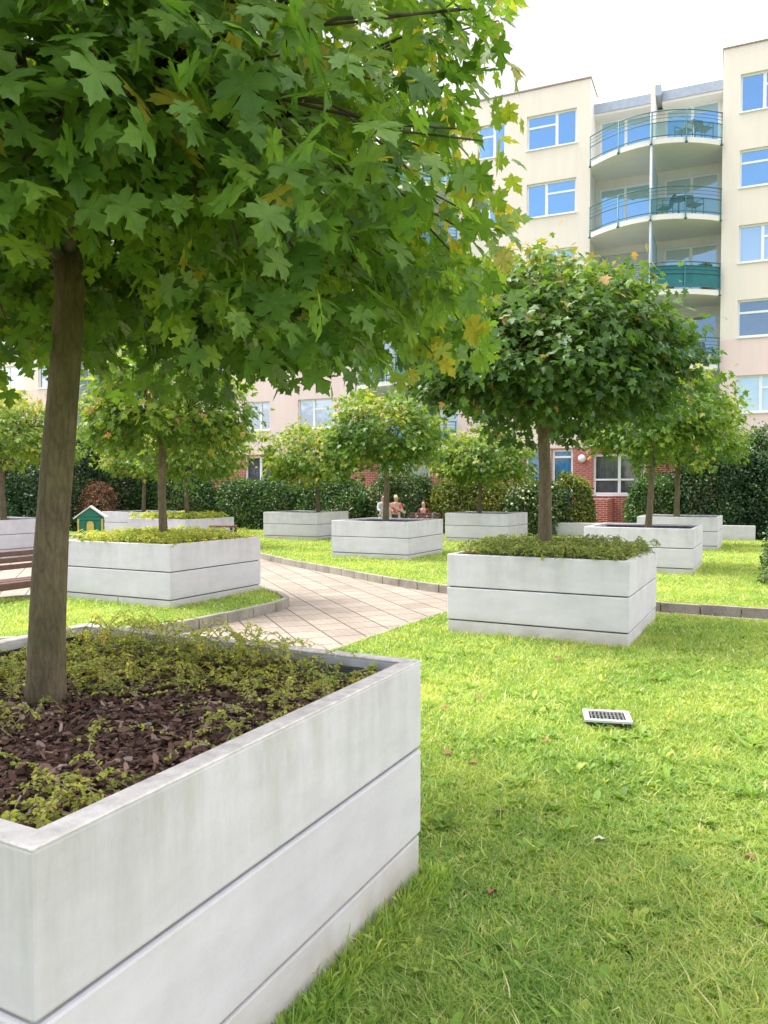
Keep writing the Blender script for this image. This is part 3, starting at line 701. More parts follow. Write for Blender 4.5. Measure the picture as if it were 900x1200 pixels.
# ---------------------------------------------------------------- louvred ground light
WHITE = plain('white_paint', (.74,.74,.73), .45, var=.05, scale=8)
GREYM = plain('grey_steel', (.30,.31,.32), .4, .6, var=.1)
DARKM = plain('black_metal', (.03,.03,.032), .5, .3)
root = empty('ground_light', (1.565,5.345,.0), R(-11)); tag(root, 'flat white framed light box with a dark louvre, set in the lawn', 'ground light')
mb = MB(); w2, d2 = .16,.135
mb.box(-w2,-d2,.032,-w2+.038,d2,.05).box(w2-.038,-d2,.032,w2,d2,.05).box(-w2+.038,-d2,.032,w2-.038,-d2+.036,.05).box(-w2+.038,d2-.036,.032,w2-.038,d2,.05)
mb.build('frame', plain('grey_painted_frame', (.50,.50,.49), .5), root, bevel=.003)
MB().box(-w2+.012,-d2+.012,-.08,w2-.012,d2-.012,.030).build('housing', DARKM, root)
mb = MB()
for k in range(9):
    x = -.105+.0262*k; mb.bar((x,-d2+.037,.040),(x,d2-.037,.040),.010,.012)
mb.bar((-w2+.04,0,.041),(w2-.04,0,.041),.008,.013).build('louvre', GREYM, root)

# ---------------------------------------------------------------- bench, table, playhouse
BROWN = plain('brown_slat', (.13,.065,.055), .5, var=.2, scale=12)
def make_bench(loc, rz, label, lo=.0, L=1.9):
    root = empty('park_bench', loc, rz); tag(root, label, 'bench')
    mb = MB()
    for k in range(3): mb.box(-L/2,-.02-.03*k,.50+.095*k,L/2,.015-.03*k,.575+.095*k)
    mb.build('backrest', BROWN, root, bevel=.012)
    mb = MB()
    mb.box(-L/2,.38,.27,L/2,.50,.375).box(-L/2,.235,.345,L/2,.36,.385).box(-L/2,.09,.345,L/2,.215,.385).build('seat', BROWN, root, bevel=.018)
    for x in (-L/2+.25, L/2-.25):
        m = MB(); m.bar((x,.44,.0),(x,.40,.27),.05,.04).bar((x,.04,.0),(x,-.05,.76),.05,.04,(0,1,0)).bar((x,.0,.325),(x,.40,.325),.05,.035)
        m.build('leg', GREYM, root, bevel=.005)
    return root
make_bench((-5.60,11.05,Z0), math.atan2(VV[1],VV[0])+math.pi, 'brown slatted bench on the paving left of the foreground trunk')
root = empty('side_table', (-3.65,17.4,Z0), R(-6)); tag(root, 'small dark wooden table before the distant planter with grassy cover', 'table')
MB().box(-.28,-.2,.82,.28,.2,.865).build('table_top', BROWN, root, bevel=.006)
for x in (-.14,.24):
    for y in (-.16,.16):
        MB().bar((x,y,0),(x,y,.82),.05,.05).build('leg', DARKM, root)
# playhouse
GREENP = plain('green_plank_paint', (.015,.19,.105), .55, var=.15)
YEL = plain('yellow_paint', (.66,.50,.10), .55)
root = empty('playhouse', (-8.40,22.0,Z0), R(17)); root.scale = (.80,.80,.93); tag(root, 'small green plank playhouse with a white gabled roof and yellow door', 'playhouse')
mb = MB(); W = .43
for k in range(9): mb.box(-W-(.006 if k%2 else 0),-.40,.02+.105*k,W+(.006 if k%2 else 0),.40,.02+.105*k+.098)
zt = .965; mb.add([(-W,-.405,zt),(W,-.405,zt),(0,-.405,1.22),(-W,.40,zt),(W,.40,zt),(0,.40,1.22)], [(0,1,2),(5,4,3),(0,3,4,1),(1,4,5,2),(2,5,3,0)])
mb.build('wall', GREENP, root, bevel=.01)
mb = MB(); mb.bar((-.56,0,.90),(0.0,0,1.25),.99,.035,(0,1,0)); 
mb = MB()
for s in (-1,1):
    mb.add([(s*.55,-.5,.90),(s*.55,.5,.90),(0,.5,1.255),(0,-.5,1.255),(s*.55,-.5,.945),(s*.55,.5,.945),(0,.5,1.30),(0,-.5,1.30)],
           [(0,1,2,3),(7,6,5,4),(0,3,7,4),(1,5,6,2),(0,4,5,1)])
mb.build('roof', WHITE, root)
mb = MB(); poly = [(-.12,.02),(.12,.02)]+[(.12*math.cos(math.pi*k/8), .72+.12*math.sin(math.pi*k/8)) for k in range(9)]
vs = [(x,-.43,z) for x,z in poly]+[(x,-.408,z) for x,z in poly]; n = len(poly)
mb.add(vs, [tuple(range(n)), tuple(range(2*n-1,n-1,-1))]+[(i,(i+1)%n,n+(i+1)%n,n+i) for i in range(n)]).build('door', YEL, root)
MB().ball((.07,-.45,.45),.018).build('door_handle', BROWN, root)
for s in (-1,1): MB().box(s*.26-.07,-.422,.55,s*.26+.07,-.407,.80).build('shutter', GREENP if s<0 else GREENP, root)
for s in (-1,1): MB().box(s*.395-.03,-.425,.02,s*.395+.03,-.408,.90).build('corner_trim', YEL, root)

# ---------------------------------------------------------------- shrubs and hedges
def make_shrub(name, c, half, h, label, seed, mat, n, leaf, rz=R(-24), group=None, T=RHOMB_T, z0=.0, lumpy=.22, cat='shrub'):
    """boxy or rounded bush: half=(hx,hy), height h; leaves in a thick shell over a woody frame"""
    r = np.random.default_rng(seed)
    root = empty(name, (c[0],c[1],z0), rz); tag(root, label, cat, group)
    hx, hy = half
    # superellipsoid direction sampling
    d = rdirs(n, r); d[:,2] = np.abs(d[:,2])*1.0
    p = 3.2
    sc = 1/((np.abs(d[:,0])**p+np.abs(d[:,1])**p+np.abs(d[:,2])**p)**(1/p))
    q = d*sc[:,None]
    nb = max(8, int(hx*5)); bc = rdirs(nb, r); bc[:,2] = np.abs(bc[:,2])
    bs = 1/((np.abs(bc)**p).sum(1)**(1/p)); bc = bc*bs[:,None]
    S = np.array([hx,hy,h])
    dist = np.linalg.norm((q*S)[:,None,:]-(bc*S)[None],axis=2)
    lump = np.exp(-(dist/.42)**2)@r.uniform(-.6,1.0,nb)
    rad = (.70+.30*r.random(n)**.5)*(1+lumpy*lump)
    P = q*S*rad[:,None]; P[:,2] = np.abs(P[:,2])
    P += r.normal(size=(n,3))*.05
    P[:,2] = np.maximum(P[:,2], .03)
    out = norm(q/S)
    nr = norm(out*.8+np.array([0,0,.35])+r.normal(size=(n,3))*.5); tp = norm(out*.5+r.normal(size=(n,3))*.7+np.array([0,0,-.1]))
    pat = np.sin(P[:,0]*3+seed)*np.sin(P[:,2]*4+P[:,1]*3+seed)
    ti = np.clip(.5+.22*pat+r.normal(0,.22,n),0,1)
    leaf_obj('foliage', T, P, nr, tp, leaf*r.uniform(.6,1.3,n), ti, mat, root)
    mb = MB(); rr = random.Random(seed)
    ns = max(5, int(hx*4))
    for k in range(ns):
        x = rr.uniform(-hx*.7,hx*.7); y = rr.uniform(-hy*.4,hy*.4)
        limb(mb, (x,y,-.03), (x+rr.uniform(-.3,.3),y+rr.uniform(-.2,.2),h*rr.uniform(.6,.85)), .025, .008, seed*5+k, 5)
        limb(mb, (x,y,h*.3), (x+rr.uniform(-.5,.5),y+rr.uniform(-.3,.3),h*rr.uniform(.6,.9)), .014, .006, seed*5+k+99, 4)
    mb.build('stems', TWIG, root)
    return root
def X_(px, d): return (px-450)/900*d
shr = [
 ('evergreen_hedge', (-17.2,30.5), (3.3,1.0), 2.6, 'dark clipped evergreen hedge behind the left edge planter', DARKLEAF, 26000, .10),
 ('conifer_shrub', (-12.6,30.0), (2.0,1.2), 3.9, 'tall dark shrub rising right behind the foreground trunk', DARKLEAF, 26000, .10),
 ('conifer_shrub', (-16.4,32.5), (2.4,1.2), 4.4, 'tallest dark shrub behind the leftmost maple', DARKLEAF, 26000, .10),
 ('conifer_shrub', (-10.9,32.3), (1.9,1.0), 3.7, 'tall dark shrub directly behind the rusty brown one', DARKLEAF, 20000, .11),
 ('rusty_shrub', (-10.55,28.6), (.62,.5), 1.75, 'rusty brown dried shrub above the playhouse', REDLEAF, 5200, .07),
 ('laurel_hedge', (-8.6,31.6), (1.9,.9), 2.6, 'glossy green hedge behind the farthest planter', HEDGELEAF, 18000, .10),
 ('laurel_hedge', (-5.1,30.8), (2.2,.9), 2.0, 'glossy green hedge below the left ground floor window', HEDGELEAF, 22000, .10),
 ('laurel_hedge', (-1.9,29.3), (1.5,.8), 2.0, 'hedge section behind the distant planter left of the middle maple trunk', HEDGELEAF, 16000, .09),
 ('variegated_shrub', (.4,28.6), (1.3,.8), 2.15, 'pale flecked shrub behind the people', VARLEAF, 15000, .09),
 ('yellow_shrub', (3.0,27.7), (1.6,.8), 2.0, 'yellow green shrub right of the seated person in maroon', YELLEAF, 16000, .09),
 ('flowering_shrub', (5.15,26.6), (1.05,.8), 1.85, 'dark green bush with pale flower heads left of the dark maple trunk', VARLEAF, 12000, .10),
 ('flowering_shrub', (6.55,26.2), (.60,.5), 1.75, 'loose light green bush climbing before the blue curtained door', YELLEAF, 5200, .09),
 ('evergreen_shrub', (8.9,25.3), (.8,.7), 2.2, 'green bush right of the red brick wall below the dark curtains', HEDGELEAF, 9000, .09),
 ('evergreen_shrub', (10.4,24.7), (1.1,.7), 2.9, 'dark evergreen bush between the two right maples', DARKLEAF, 15000, .09),
 ('evergreen_shrub', (12.3,24.2), (1.25,.7), 2.7, 'dark evergreen mass at the right edge behind the far right planter', DARKLEAF, 17000, .09),
 ('evergreen_shrub', (12.25,25.6), (1.0,.7), 3.35, 'taller greyish green bush before the right ground floor window', HEDGELEAF, 11000, .09),
 ('yellow_shrub', (6.86,12.75), (.48,.5), .93, 'small light leaved bush cut off by the right edge', VARLEAF, 3600, .06),
]
for i, (nm, c, hf, h, lb, mt, n, lf_) in enumerate(shr):
    make_shrub(nm, c, hf, h, lb, 200+i, mt, int(n*1.5) if lf_ > .075 else n, lf_*1.08, z0=0.02, lumpy=.50 if hf[0] < .9 else .26)
# flower heads
FLW = plain('cream_petals', (.50,.55,.30), .7, var=.3, scale=30)
r = np.random.default_rng(90); mb = MB()
fl = MB()
for k in range(34):
    x = r.uniform(-.9,.9); z = r.uniform(.5,1.7); fl.ball((x,-.80+r.normal(0,.06)+.1*abs(x),z),.042*r.uniform(.6,1.3),7,5)
fo = fl.build('flower_heads', FLW, [o for o in bpy.data.objects if o.get('label','').startswith('dark green bush with pale')][0], True); fo['kind'] = 'stuff'
# low garden wall
root = MB().bar((5.6,25.9,.25),(11.35,23.45,.25),.22,.52).build('garden_wall', CONC, None, bevel=.01); tag(root, 'low white garden wall behind the right planters', 'wall')

# ---------------------------------------------------------------- apartment building (local frame: x along facade, y inwards)
B = empty('apartment_building', (13.0,29.4,0), R(-24)); tag(B, 'cream and pink apartment block with curved green railed balconies and brick base', 'building')
def render_mat(name, col):
    m, nt, b = newmat(name)
    c = ramp(nt, noise(nt, .35, 6), [(.3, tuple(x*.93 for x in col)), (.7, col)])
    c = mixc(nt, .6, c, ramp(nt, noise(nt, 1.2, 6, sc=(3,3,.35)), [(.35,(.93,.93,.92)),(.6,(1,1,1))]), 'MULTIPLY')
    nt.links.new(c, b.inputs['Base Color']); b.inputs['Roughness'].default_value = .9
    bump(nt, b, noise(nt, 80, 4), .3, .004); return m
CREAM = render_mat('cream_render', (.80,.72,.63)); PINK = render_mat('pink_render', (.80,.63,.59))
OFFW = render_mat('off_white_render', (.78,.75,.70))
FRAME = plain('white_window_frame', (.80,.80,.80), .4, var=.03)
STEELG = plain('green_blue_railing', (.045,.15,.16), .45, .2)
CANVAS = plain('green_canvas', (.02,.15,.17), .8, var=.15, scale=3)
FASC = plain('grey_blue_fascia', (.38,.42,.50), .5, .2, var=.1)
CAP = plain('brown_coping', (.28,.21,.17), .6)
DARKIN = plain('dim_interior', (.10,.10,.11), .9)
BRICK, nt, b = newmat('red_brick')
t = nt.nodes.new('ShaderNodeTexCoord'); sx = nt.nodes.new('ShaderNodeSeparateXYZ'); cb = nt.nodes.new('ShaderNodeCombineXYZ')
nt.links.new(t.outputs['Object'], sx.inputs[0]); nt.links.new(sx.outputs['X'], cb.inputs['X']); nt.links.new(sx.outputs['Z'], cb.inputs['Y'])
br = bricktex(nt, cb.outputs[0], .25, .083, .011, (.42,.075,.055), (.33,.05,.04), (.50,.36,.32), .5)
c = mixc(nt, .5, br.outputs['Color'], ramp(nt, noise(nt, 5, 5), [(.3,(.7,.7,.7)),(.65,(1,1,1))]), 'MULTIPLY')
nt.links.new(c, b.inputs['Base Color']); b.inputs['Roughness'].default_value = .85; bump(nt, b, br.outputs['Fac'], -.4, .006)
def glassmat(name, refl, tint, inner):
    m, nt, b = newmat(name)
    b.inputs['Base Color'].default_value = (*inner,1); b.inputs['Roughness'].default_value = .6
    g = nt.nodes.new('ShaderNodeBsdfGlossy'); g.inputs['Color'].default_value = (*tint,1); g.inputs['Roughness'].default_value = .02
    bn = nt.nodes.new('ShaderNodeBump'); bn.inputs['Strength'].default_value = .16; bn.inputs['Distance'].default_value = .05
    nt.links.new(noise(nt, 1.3, 2), bn.inputs['Height']); nt.links.new(bn.outputs[0], g.inputs['Normal'])
    ms = nt.nodes.new('ShaderNodeMixShader'); ms.inputs[0].default_value = refl
    nt.links.new(b.outputs[0], ms.inputs[1]); nt.links.new(g.outputs[0], ms.inputs[2]); nt.links.new(ms.outputs[0], nt.nodes['Material Output'].inputs['Surface'])
    return m
GL_BLUE = glassmat('blue_mirror_glass', .80, (.62,.85,1.0), (.03,.09,.20))
GL_SOFT = glassmat('blue_glass_with_blinds', .55, (.70,.88,1.0), (.42,.48,.54))
GL_PALE = glassmat('pale_curtain_glass', .42, (.8,.93,1.0), (.40,.47,.52))
GL_DARK = glassmat('dark_glass', .35, (.8,.9,1.0), (.03,.035,.045))
GL_CLEAR, nt, b = newmat('clear_glass')
tr = nt.nodes.new('ShaderNodeBsdfTransparent'); g = nt.nodes.new('ShaderNodeBsdfGlossy'); g.inputs['Roughness'].default_value = .02
ms = nt.nodes.new('ShaderNodeMixShader'); ms.inputs[0].default_value = .14
nt.links.new(tr.outputs[0], ms.inputs[1]); nt.links.new(g.outputs[0], ms.inputs[2]); nt.links.new(ms.outputs[0], nt.nodes['Material Output'].inputs['Surface'])

def wall(s0, s1, z0, z1, holes, mat, name='wall', y=0, depth=.20, ends=True):
    xs = sorted({s0,s1,*[h[0] for h in holes],*[h[1] for h in holes]}); zs = sorted({z0,z1,*[h[2] for h in holes],*[h[3] for h in holes]})
    mb = MB()
    def hole(x, z): return any(h[0] < x < h[1] and h[2] < z < h[3] for h in holes)
    for a, b_ in zip(xs, xs[1:]):
        for c_, d_ in zip(zs, zs[1:]):
            if not hole((a+b_)/2,(c_+d_)/2): mb.add([(a,y,c_),(b_,y,c_),(b_,y,d_),(a,y,d_)], [(0,1,2,3)])
    for a, b_, c_, d_ in holes:
        Y = y+depth
        mb.add([(a,y,c_),(a,Y,c_),(a,Y,d_),(a,y,d_)],[(0,1,2,3)]); mb.add([(b_,y,c_),(b_,y,d_),(b_,Y,d_),(b_,Y,c_)],[(0,1,2,3)])
        mb.add([(a,y,d_),(a,Y,d_),(b_,Y,d_),(b_,y,d_)],[(0,1,2,3)]); mb.add([(a,y,c_),(b_,y,c_),(b_,Y,c_),(a,Y,c_)],[(0,1,2,3)])
    return mb.build(name, mat, B)
def window(x0, x1, z0, z1, style, glass, y=.10, parent=B, fw=.07, curtain=None, sill=True):
    """white frame with panes; style 'L' transom in left leaf, 'R' right leaf, 'D' two tall leaves, 'S' single"""
    mb = MB(); d0, d1 = y, y+.07
    mb.box(x0,d0,z0,x0+fw,d1,z1).box(x1-fw,d0,z0,x1,d1,z1).box(x0+fw,d0,z0,x1-fw,d1,z0+fw).box(x0+fw,d0,z1-fw,x1-fw,d1,z1)
    pan = []
    if style in 'LRD':
        m = x0+(x1-x0)*{'L':.60,'R':.40,'D':.5}[style]
        mb.box(m-.055,d0,z0+fw,m+.055,d1,z1-fw)
        zt = z1-(z1-z0)*.34
        if style == 'L': mb.box(x0+fw,d0,zt-.04,m-.055,d1,zt+.04)
        if style == 'R': mb.box(m+.055,d0,zt-.04,x1-fw,d1,zt+.04)
    wo_ = mb.build('window', FRAME, parent)
    MB().add([(x0+fw*.5,y+.04,z0+fw*.5),(x1-fw*.5,y+.04,z0+fw*.5),(x1-fw*.5,y+.04,z1-fw*.5),(x0+fw*.5,y+.04,z1-fw*.5)],[(0,1,2,3)]).build('pane', glass, wo_)
    if sill: MB().box(x0-.04,-.05,z0-.05,x1+.04,y,z0-.004).build('sill', FRAME, wo_)
    if curtain:
        n = int((x1-x0)*26); vs = []; 
        for i in range(n+1):
            x = x0+.05+(x1-x0-.1)*i/n; yy = y+.16+.025*math.sin(i*1.9)+.01*math.sin(i*.7)
            vs += [(x,yy,z0),(x,yy,z1)]
        MB().add(vs, [(2*i,2*i+2,2*i+3,2*i+1) for i in range(n)]).build('curtain', curtain, wo_, True)
    return wo_
rows = [15.75,12.95,10.15,7.36,4.52]; WH = 1.40
rr = random.Random(5)
bays = [(-5.1,-.2),(-15.6,-10.7),(-33.2,-28.3)]
wings = {(-10.7,-5.1):[(-9.85,-8.62),(-7.7,-5.65)], (-.2,9.5):[(.4,2.45),(3.9,5.9),(7.0,8.9)], (-28.3,-15.6):[(-27.3,-26.0),(-24.6,-23.0),(-21.75,-20.35),(-18.76,-16.66)], (-48,-33.2):[(-46,-44),(-42.5,-40.5),(-39,-37),(-35.8,-34.2)]}
for (s0,s1), cols in wings.items():
    up = [(a,b_,z,z+WH) for a,b_ in cols for z in rows[:3]]; lo = [(a,b_,z,z+WH) for a,b_ in cols for z in rows[3:]]
    up += [(a,b_,7.36,7.36+WH) for a,b_ in []]
    wall(s0,s1,7.30,18.2,up+[(a,b_,7.36,7.36+WH) for a,b_ in cols],CREAM)
    wall(s0,s1,3.34,7.30,[(a,b_,4.52,4.52+WH) for a,b_ in cols],PINK)
    for a,b_ in cols:
        for k,z in enumerate(rows):
            st = 'S' if b_-a < 1.0 else ('R' if (k+int(a)) % 2 == 0 else 'L')
            gl = GL_BLUE if (k < 3) else (GL_PALE if rr.random() < .55 else GL_DARK)
            if a < -12: gl = GL_PALE if rr.random() < .6 else GL_DARK
            if gl is GL_BLUE and (k == 2 or rr.random() < .15): gl = GL_SOFT
            window(a,b_,z,z+WH,st,gl)
# returns of the wings beside the recesses, coping and roof
for a, b_ in bays:
    MB().add([(a,0,3.34),(a,1.7,3.34),(a,1.7,18.2),(a,0,18.2)],[(0,1,2,3)]).build('recess_side_wall', OFFW, B)
    MB().add([(b_,0,3.34),(b_,0,18.2),(b_,1.7,18.2),(b_,1.7,3.34)],[(0,1,2,3)]).build('recess_side_wall', OFFW, B)
mb = MB()
for (s0,s1) in wings: mb.box(s0-.03,-.04,18.2,s1+.03,1.7,18.25)
mb.build('roof_coping', CAP, B)
mb = MB()
for (s0,s1) in wings: mb.box(s0+.01,.02,17.7,s1-.01,1.72,18.19)
mb.box(-48,1.74,3.3,9.5,13,17.35).build('core_wall', DARKIN, B)
MB().box(-48,1.0,-.1,9.5,12.9,3.3).build('ground_floor_core', DARKIN, B)
MB().add([(9.5,0,0),(9.5,13,0),(9.5,13,18.2),(9.5,0,18.2)],[(0,1,2,3)]).build('end_wall', CREAM, B)
# recessed balcony bays
def balcony(s0, s1, z, row):
    """curved slab and railing across one bay"""
    cx = (s0+s1)/2; hw = (s1-s0)/2
    def out(s): t = (s-cx)/hw; return -(.12+1.15*(1-t*t))
    n = 24; S_ = [s0+(s1-s0)*i/n for i in range(n+1)]
    root = MB().prism([(s0,1.5)]+[(s,out(s)) for s in S_]+[(s1,1.5)], z-.20, z).build('balcony', OFFW, B)
    m = MB()
    for hz, rad in ((1.0,.022),(.86,.010),(.73,.010),(.58,.020),(.08,.022)):
        m.tube([(s,out(s)-.02,z+hz) for s in S_], rad, 6)
    m.build('railing', STEELG, root, True)
    for f in (0.005,.25,.5,.75,.995):
        s = s0+(s1-s0)*f; m = MB().tube([(s,out(s)-.045,z-.21),(s,out(s)-.04,z-.14),(s,out(s)-.03,z+1.0)], [.06,.024,.022], 8)
        m.build('railing_post', STEELG, root, True)
    return root, out
def panel(root, out, s0, s1, z0, z1, mat, name, off=-.005):
    n = 14; vs = []
    for i in range(n+1):
        s = s0+(s1-s0)*i/n; vs += [(s,out(s)+off,z0),(s,out(s)+off,z1)]
    return MB().add(vs, [(2*i,2*i+2,2*i+3,2*i+1) for i in range(n)]).build(name, mat, root, True)
MESHG, nt, b = newmat('railing_glass')
tr = nt.nodes.new('ShaderNodeBsdfTransparent'); tr.inputs['Color'].default_value = (.62,.80,.82,1); ms = nt.nodes.new('ShaderNodeMixShader'); ms.inputs[0].default_value = .35
b.inputs['Base Color'].default_value = (.12,.26,.28,1); b.inputs['Roughness'].default_value = .2
nt.links.new(tr.outputs[0], ms.inputs[1]); nt.links.new(b.outputs[0], ms.inputs[2]); nt.links.new(ms.outputs[0], nt.nodes['Material Output'].inputs['Surface'])
SCREEN, nt, b = newmat('privacy_glass')
tr = nt.nodes.new('ShaderNodeBsdfTransparent'); tr.inputs['Color'].default_value = (.7,.9,.95,1); ms = nt.nodes.new('ShaderNodeMixShader'); ms.inputs[0].default_value = .6
b.inputs['Base Color'].default_value = (.42,.60,.66,1); b.inputs['Roughness'].default_value = .3
nt.links.new(tr.outputs[0], ms.inputs[1]); nt.links.new(b.outputs[0], ms.inputs[2]); nt.links.new(ms.outputs[0], nt.nodes['Material Output'].inputs['Surface'])
SHUT, nt, b = newmat('roller_shutter')
t = nt.nodes.new('ShaderNodeTexCoord'); wv = nt.nodes.new('ShaderNodeTexWave'); wv.bands_direction = 'Z'; wv.inputs['Scale'].default_value = 5.2
nt.links.new(t.outputs['Object'], wv.inputs['Vector']); nt.links.new(ramp(nt, wv.outputs['Fac'], [(.1,(.36,.36,.38)),(.5,(.60,.60,.62))]), b.inputs['Base Color'])
floors = [14.78,11.96,9.16,6.36,3.56]
for bi, (s0,s1) in enumerate(bays):
    cx = (s0+s1)/2; hx_ = []
    for k, z in enumerate(floors):
        L_ = (s0+.16, cx-.22, z+.06, z+2.28); Rr = (cx+.30, s1-.12, z+.06, z+2.28); hx_ += [L_,Rr]
        g1 = GL_BLUE if k < 2 else GL_DARK; g2 = GL_BLUE if k == 0 else (GL_PALE if k in (1,2) else GL_DARK)
        if bi == 0 and k == 2:
            wn = window(*L_,'D',GL_DARK,y=1.55,sill=False); MB().box(L_[0]+.02,1.50,L_[2],L_[1]-.02,1.54,L_[3]-.02).build('roller_shutter', SHUT, wn)
        else: window(*L_,'D',g1,y=1.55,sill=False)
        window(*Rr,'D',g2,y=1.55,sill=False)
        root, out = balcony(s0,s1,z,k)
        if bi == 0 and k == 2: panel(root,out,cx+.02,s1-.02,z+.10,z+.88,CANVAS,'canvas_screen')
        elif k != 0 or True: panel(root,out,cx+.02,s1-.02,z+.10,z+.56,MESHG,'lower_panel')
        if k > 0:
            MB().box(cx-.02,-1.10,z+.12,cx+.02,1.5,z+2.45).build('privacy_screen', SCREEN, root)
    wall(s0,s1,3.34,17.1,hx_,OFFW,y=1.5,depth=.22)
    MB().box(s0,.85,17.02,cx-.18,1.72,17.12).box(cx+.2,.85,17.02,s1,1.72,17.12).build('eaves', OFFW, B)
    MB().box(s0,.80,17.12,cx-.20,1.73,17.50).box(cx+.22,.80,17.12,s1,1.73,17.50).box(cx+.0,.45,17.2,cx+.20,1.73,17.62).build('fascia', FASC, B)
    MB().box(cx-.19,.5,14.78,cx-.01,1.5,17.70).build('dividing_fin', OFFW, B)
    m = MB().tube([(cx-.09,.60,17.7),(cx-.09,.60,18.55)],.025,6).build('mast', FASC, B)
    MB().tube([(cx,-1.20,3.4),(cx,-1.20,15.8)],.055,10).build('balcony_column', FASC, B, True)
# ground floor
BLUEC = plain('blue_curtain', (.03,.22,.55), .8, var=.25, scale=3); DARKC = plain('grey_curtain', (.13,.13,.16), .85, var=.3, scale=4)
PALEC = plain('pale_curtain', (.45,.50,.55), .85, var=.2, scale=4)
gf = [(-7.68,-6.60,1.95,3.28,'S',BLUEC),(-6.56,-5.70,.12,3.28,'S',BLUEC),(-4.88,-2.85,1.40,3.05,'D',DARKC),(.55,2.6,1.4,3.25,'D',PALEC),(3.9,5.9,1.4,3.25,'D',PALEC),
      (-21.8,-20.05,1.60,3.25,'D',DARKC),(-18.76,-16.9,1.4,3.25,'D',DARKC),(-14.5,-12.0,.3,3.2,'D',PALEC),(-10.2,-9.0,1.4,3.2,'D',BLUEC),(-26,-24,1.4,3.2,'D',PALEC),(-38,-36,1.4,3.2,'D',PALEC)]
wall(-48,9.5,-.1,3.34,[g_[:4] for g_ in gf],BRICK,'brick_base',depth=.25)
for a,b_,z0_,z1_,st,cu in gf:
    window(a,b_,z0_,z1_,st,GL_CLEAR,curtain=cu,fw=.09,y=.08)
MB().box(-4.86,.05,1.98,-2.87,.15,2.05).build('transom', FRAME, B); MB().box(-6.47,.05,2.92,-5.79,.15,3.0).build('transom', FRAME, B)
LAMPW = plain('white_lamp_globe', (.78,.76,.72), .35, var=.02)
for s in (-5.32,-1.6):
    t_ = MB().tube([(s,0,2.88),(s,-.06,2.88)],.07,12).build('wall_lamp', WHITE, B); MB().ball((s,-.13,2.88),.16,16,10,1,.75,1).build('lamp_globe', LAMPW, t_, True)
MB().box(-5.30,-.02,1.0,-5.16,0.0,1.12).build('vent_cap', FRAME, B)
mb = MB().box(-5.02,-1.55,-.1,-4.1,-.02,1.24); mb.build('brick_parapet', BRICK, B)

# balcony furniture
Mw = Matrix.Translation((13.0,29.4,0)) @ Matrix.Rotation(R(-24),4,'Z')
DKG = plain('dark_green_plastic', (.02,.07,.06), .4)
def garden_chair(s, y, z, rz, label, mat=DKG):
    p = Mw @ Vector((s,y,z)); root = empty('balcony_chair', p, R(-24)+rz); tag(root, label, 'chair', 'chairs on the balconies')
    MB().box(-.23,-.22,.40,.23,.22,.44).build('seat', mat, root, bevel=.01)
    m = MB(); m.add([(-.22,.20,.44),(.22,.20,.44),(.22,.24,.44),(-.22,.24,.44),(-.20,.32,.92),(.20,.32,.92),(.20,.36,.92),(-.20,.36,.92)],[(0,1,5,4),(1,2,6,5),(2,3,7,6),(3,0,4,7),(4,5,6,7)]).build('backrest', mat, root, bevel=.01)
    for sx_ in (-1,1):
        MB().tube([(sx_*.25,-.2,.0),(sx_*.25,-.2,.63),(sx_*.25,.24,.66)],.018,6).build('armrest', mat, root)
        MB().tube([(sx_*.22,.24,0),(sx_*.22,.2,.42)],.018,6).build('leg', mat, root)
    return root
garden_chair(-.85,-.35,14.79,R(40),'dark chair at the right end of the top floor balcony')
garden_chair(-1.55,-.5,14.79,R(-30),'dark chair left of another on the top floor balcony')
garden_chair(-1.15,-.45,11.97,R(40),'dark chair beside the round table on the second balcony from the top')
garden_chair(-2.2,-.55,11.97,R(-60),'dark chair near the dividing screen on the second balcony from the top')
garden_chair(-.75,-.35,6.37,R(30),'dark chair next to the wall on the low balcony beside the maple crown')
garden_chair(-1.7,-.45,6.37,R(-20),'dark chair half hidden by maple leaves on the low balcony')
p = Mw @ Vector((-1.7,-.55,11.97)); root = empty('balcony_table', p); tag(root, 'round dark table on the second balcony from the top', 'table')
MB().tube([(0,0,.68),(0,0,.71)],.33,20).build('table_top', DKG, root); MB().tube([(0,0,.03),(0,0,.68)],.03,8).build('leg', DKG, root); MB().tube([(0,0,0),(0,0,.03)],.2,14).build('foot', DKG, root)
p = Mw @ Vector((-1.95,-.2,6.37)); root = empty('parasol', p); tag(root, 'folded yellow parasol on the low balcony', 'parasol')
MB().tube([(0,0,0),(0,0,2.0)],.02,8).build('pole', GREYM, root); MB().tube([(0,0,.85),(0,0,1.0),(0,0,1.4),(0,0,1.9)],[.13,.16,.11,.03],12).build('canopy', YEL, root, True)
for i,(s,z,lb) in enumerate([(-.75,10.16-.02,'green potted plant on the canvas screened balcony, by the wall'),(-2.0,10.16-.02,'reddish potted flowers on the canvas screened balcony, by the screen')]):
    p = Mw @ Vector((s,-.22,9.17)); root = empty('potted_plant', p); tag(root, lb, 'plant', 'potted plants on the balcony')
    MB().tube([(0,0,0),(0,0,.7)],[.13,.19],14).build('pot', plain('terracotta',(.4,.16,.09),.8), root)
    r = np.random.default_rng(300+i); n = 420; d = rdirs(n,r); P = d*np.array([.28,.25,.18])*r.uniform(.5,1,n)[:,None]+np.array([0,0,.90])
    leaf_obj('foliage', RHOMB_T, P, d+np.array([0,0,.4]), rdirs(n,r), .08*r.uniform(.6,1.2,n), r.random(n), HEDGELEAF if i == 0 else REDLEAF, root)

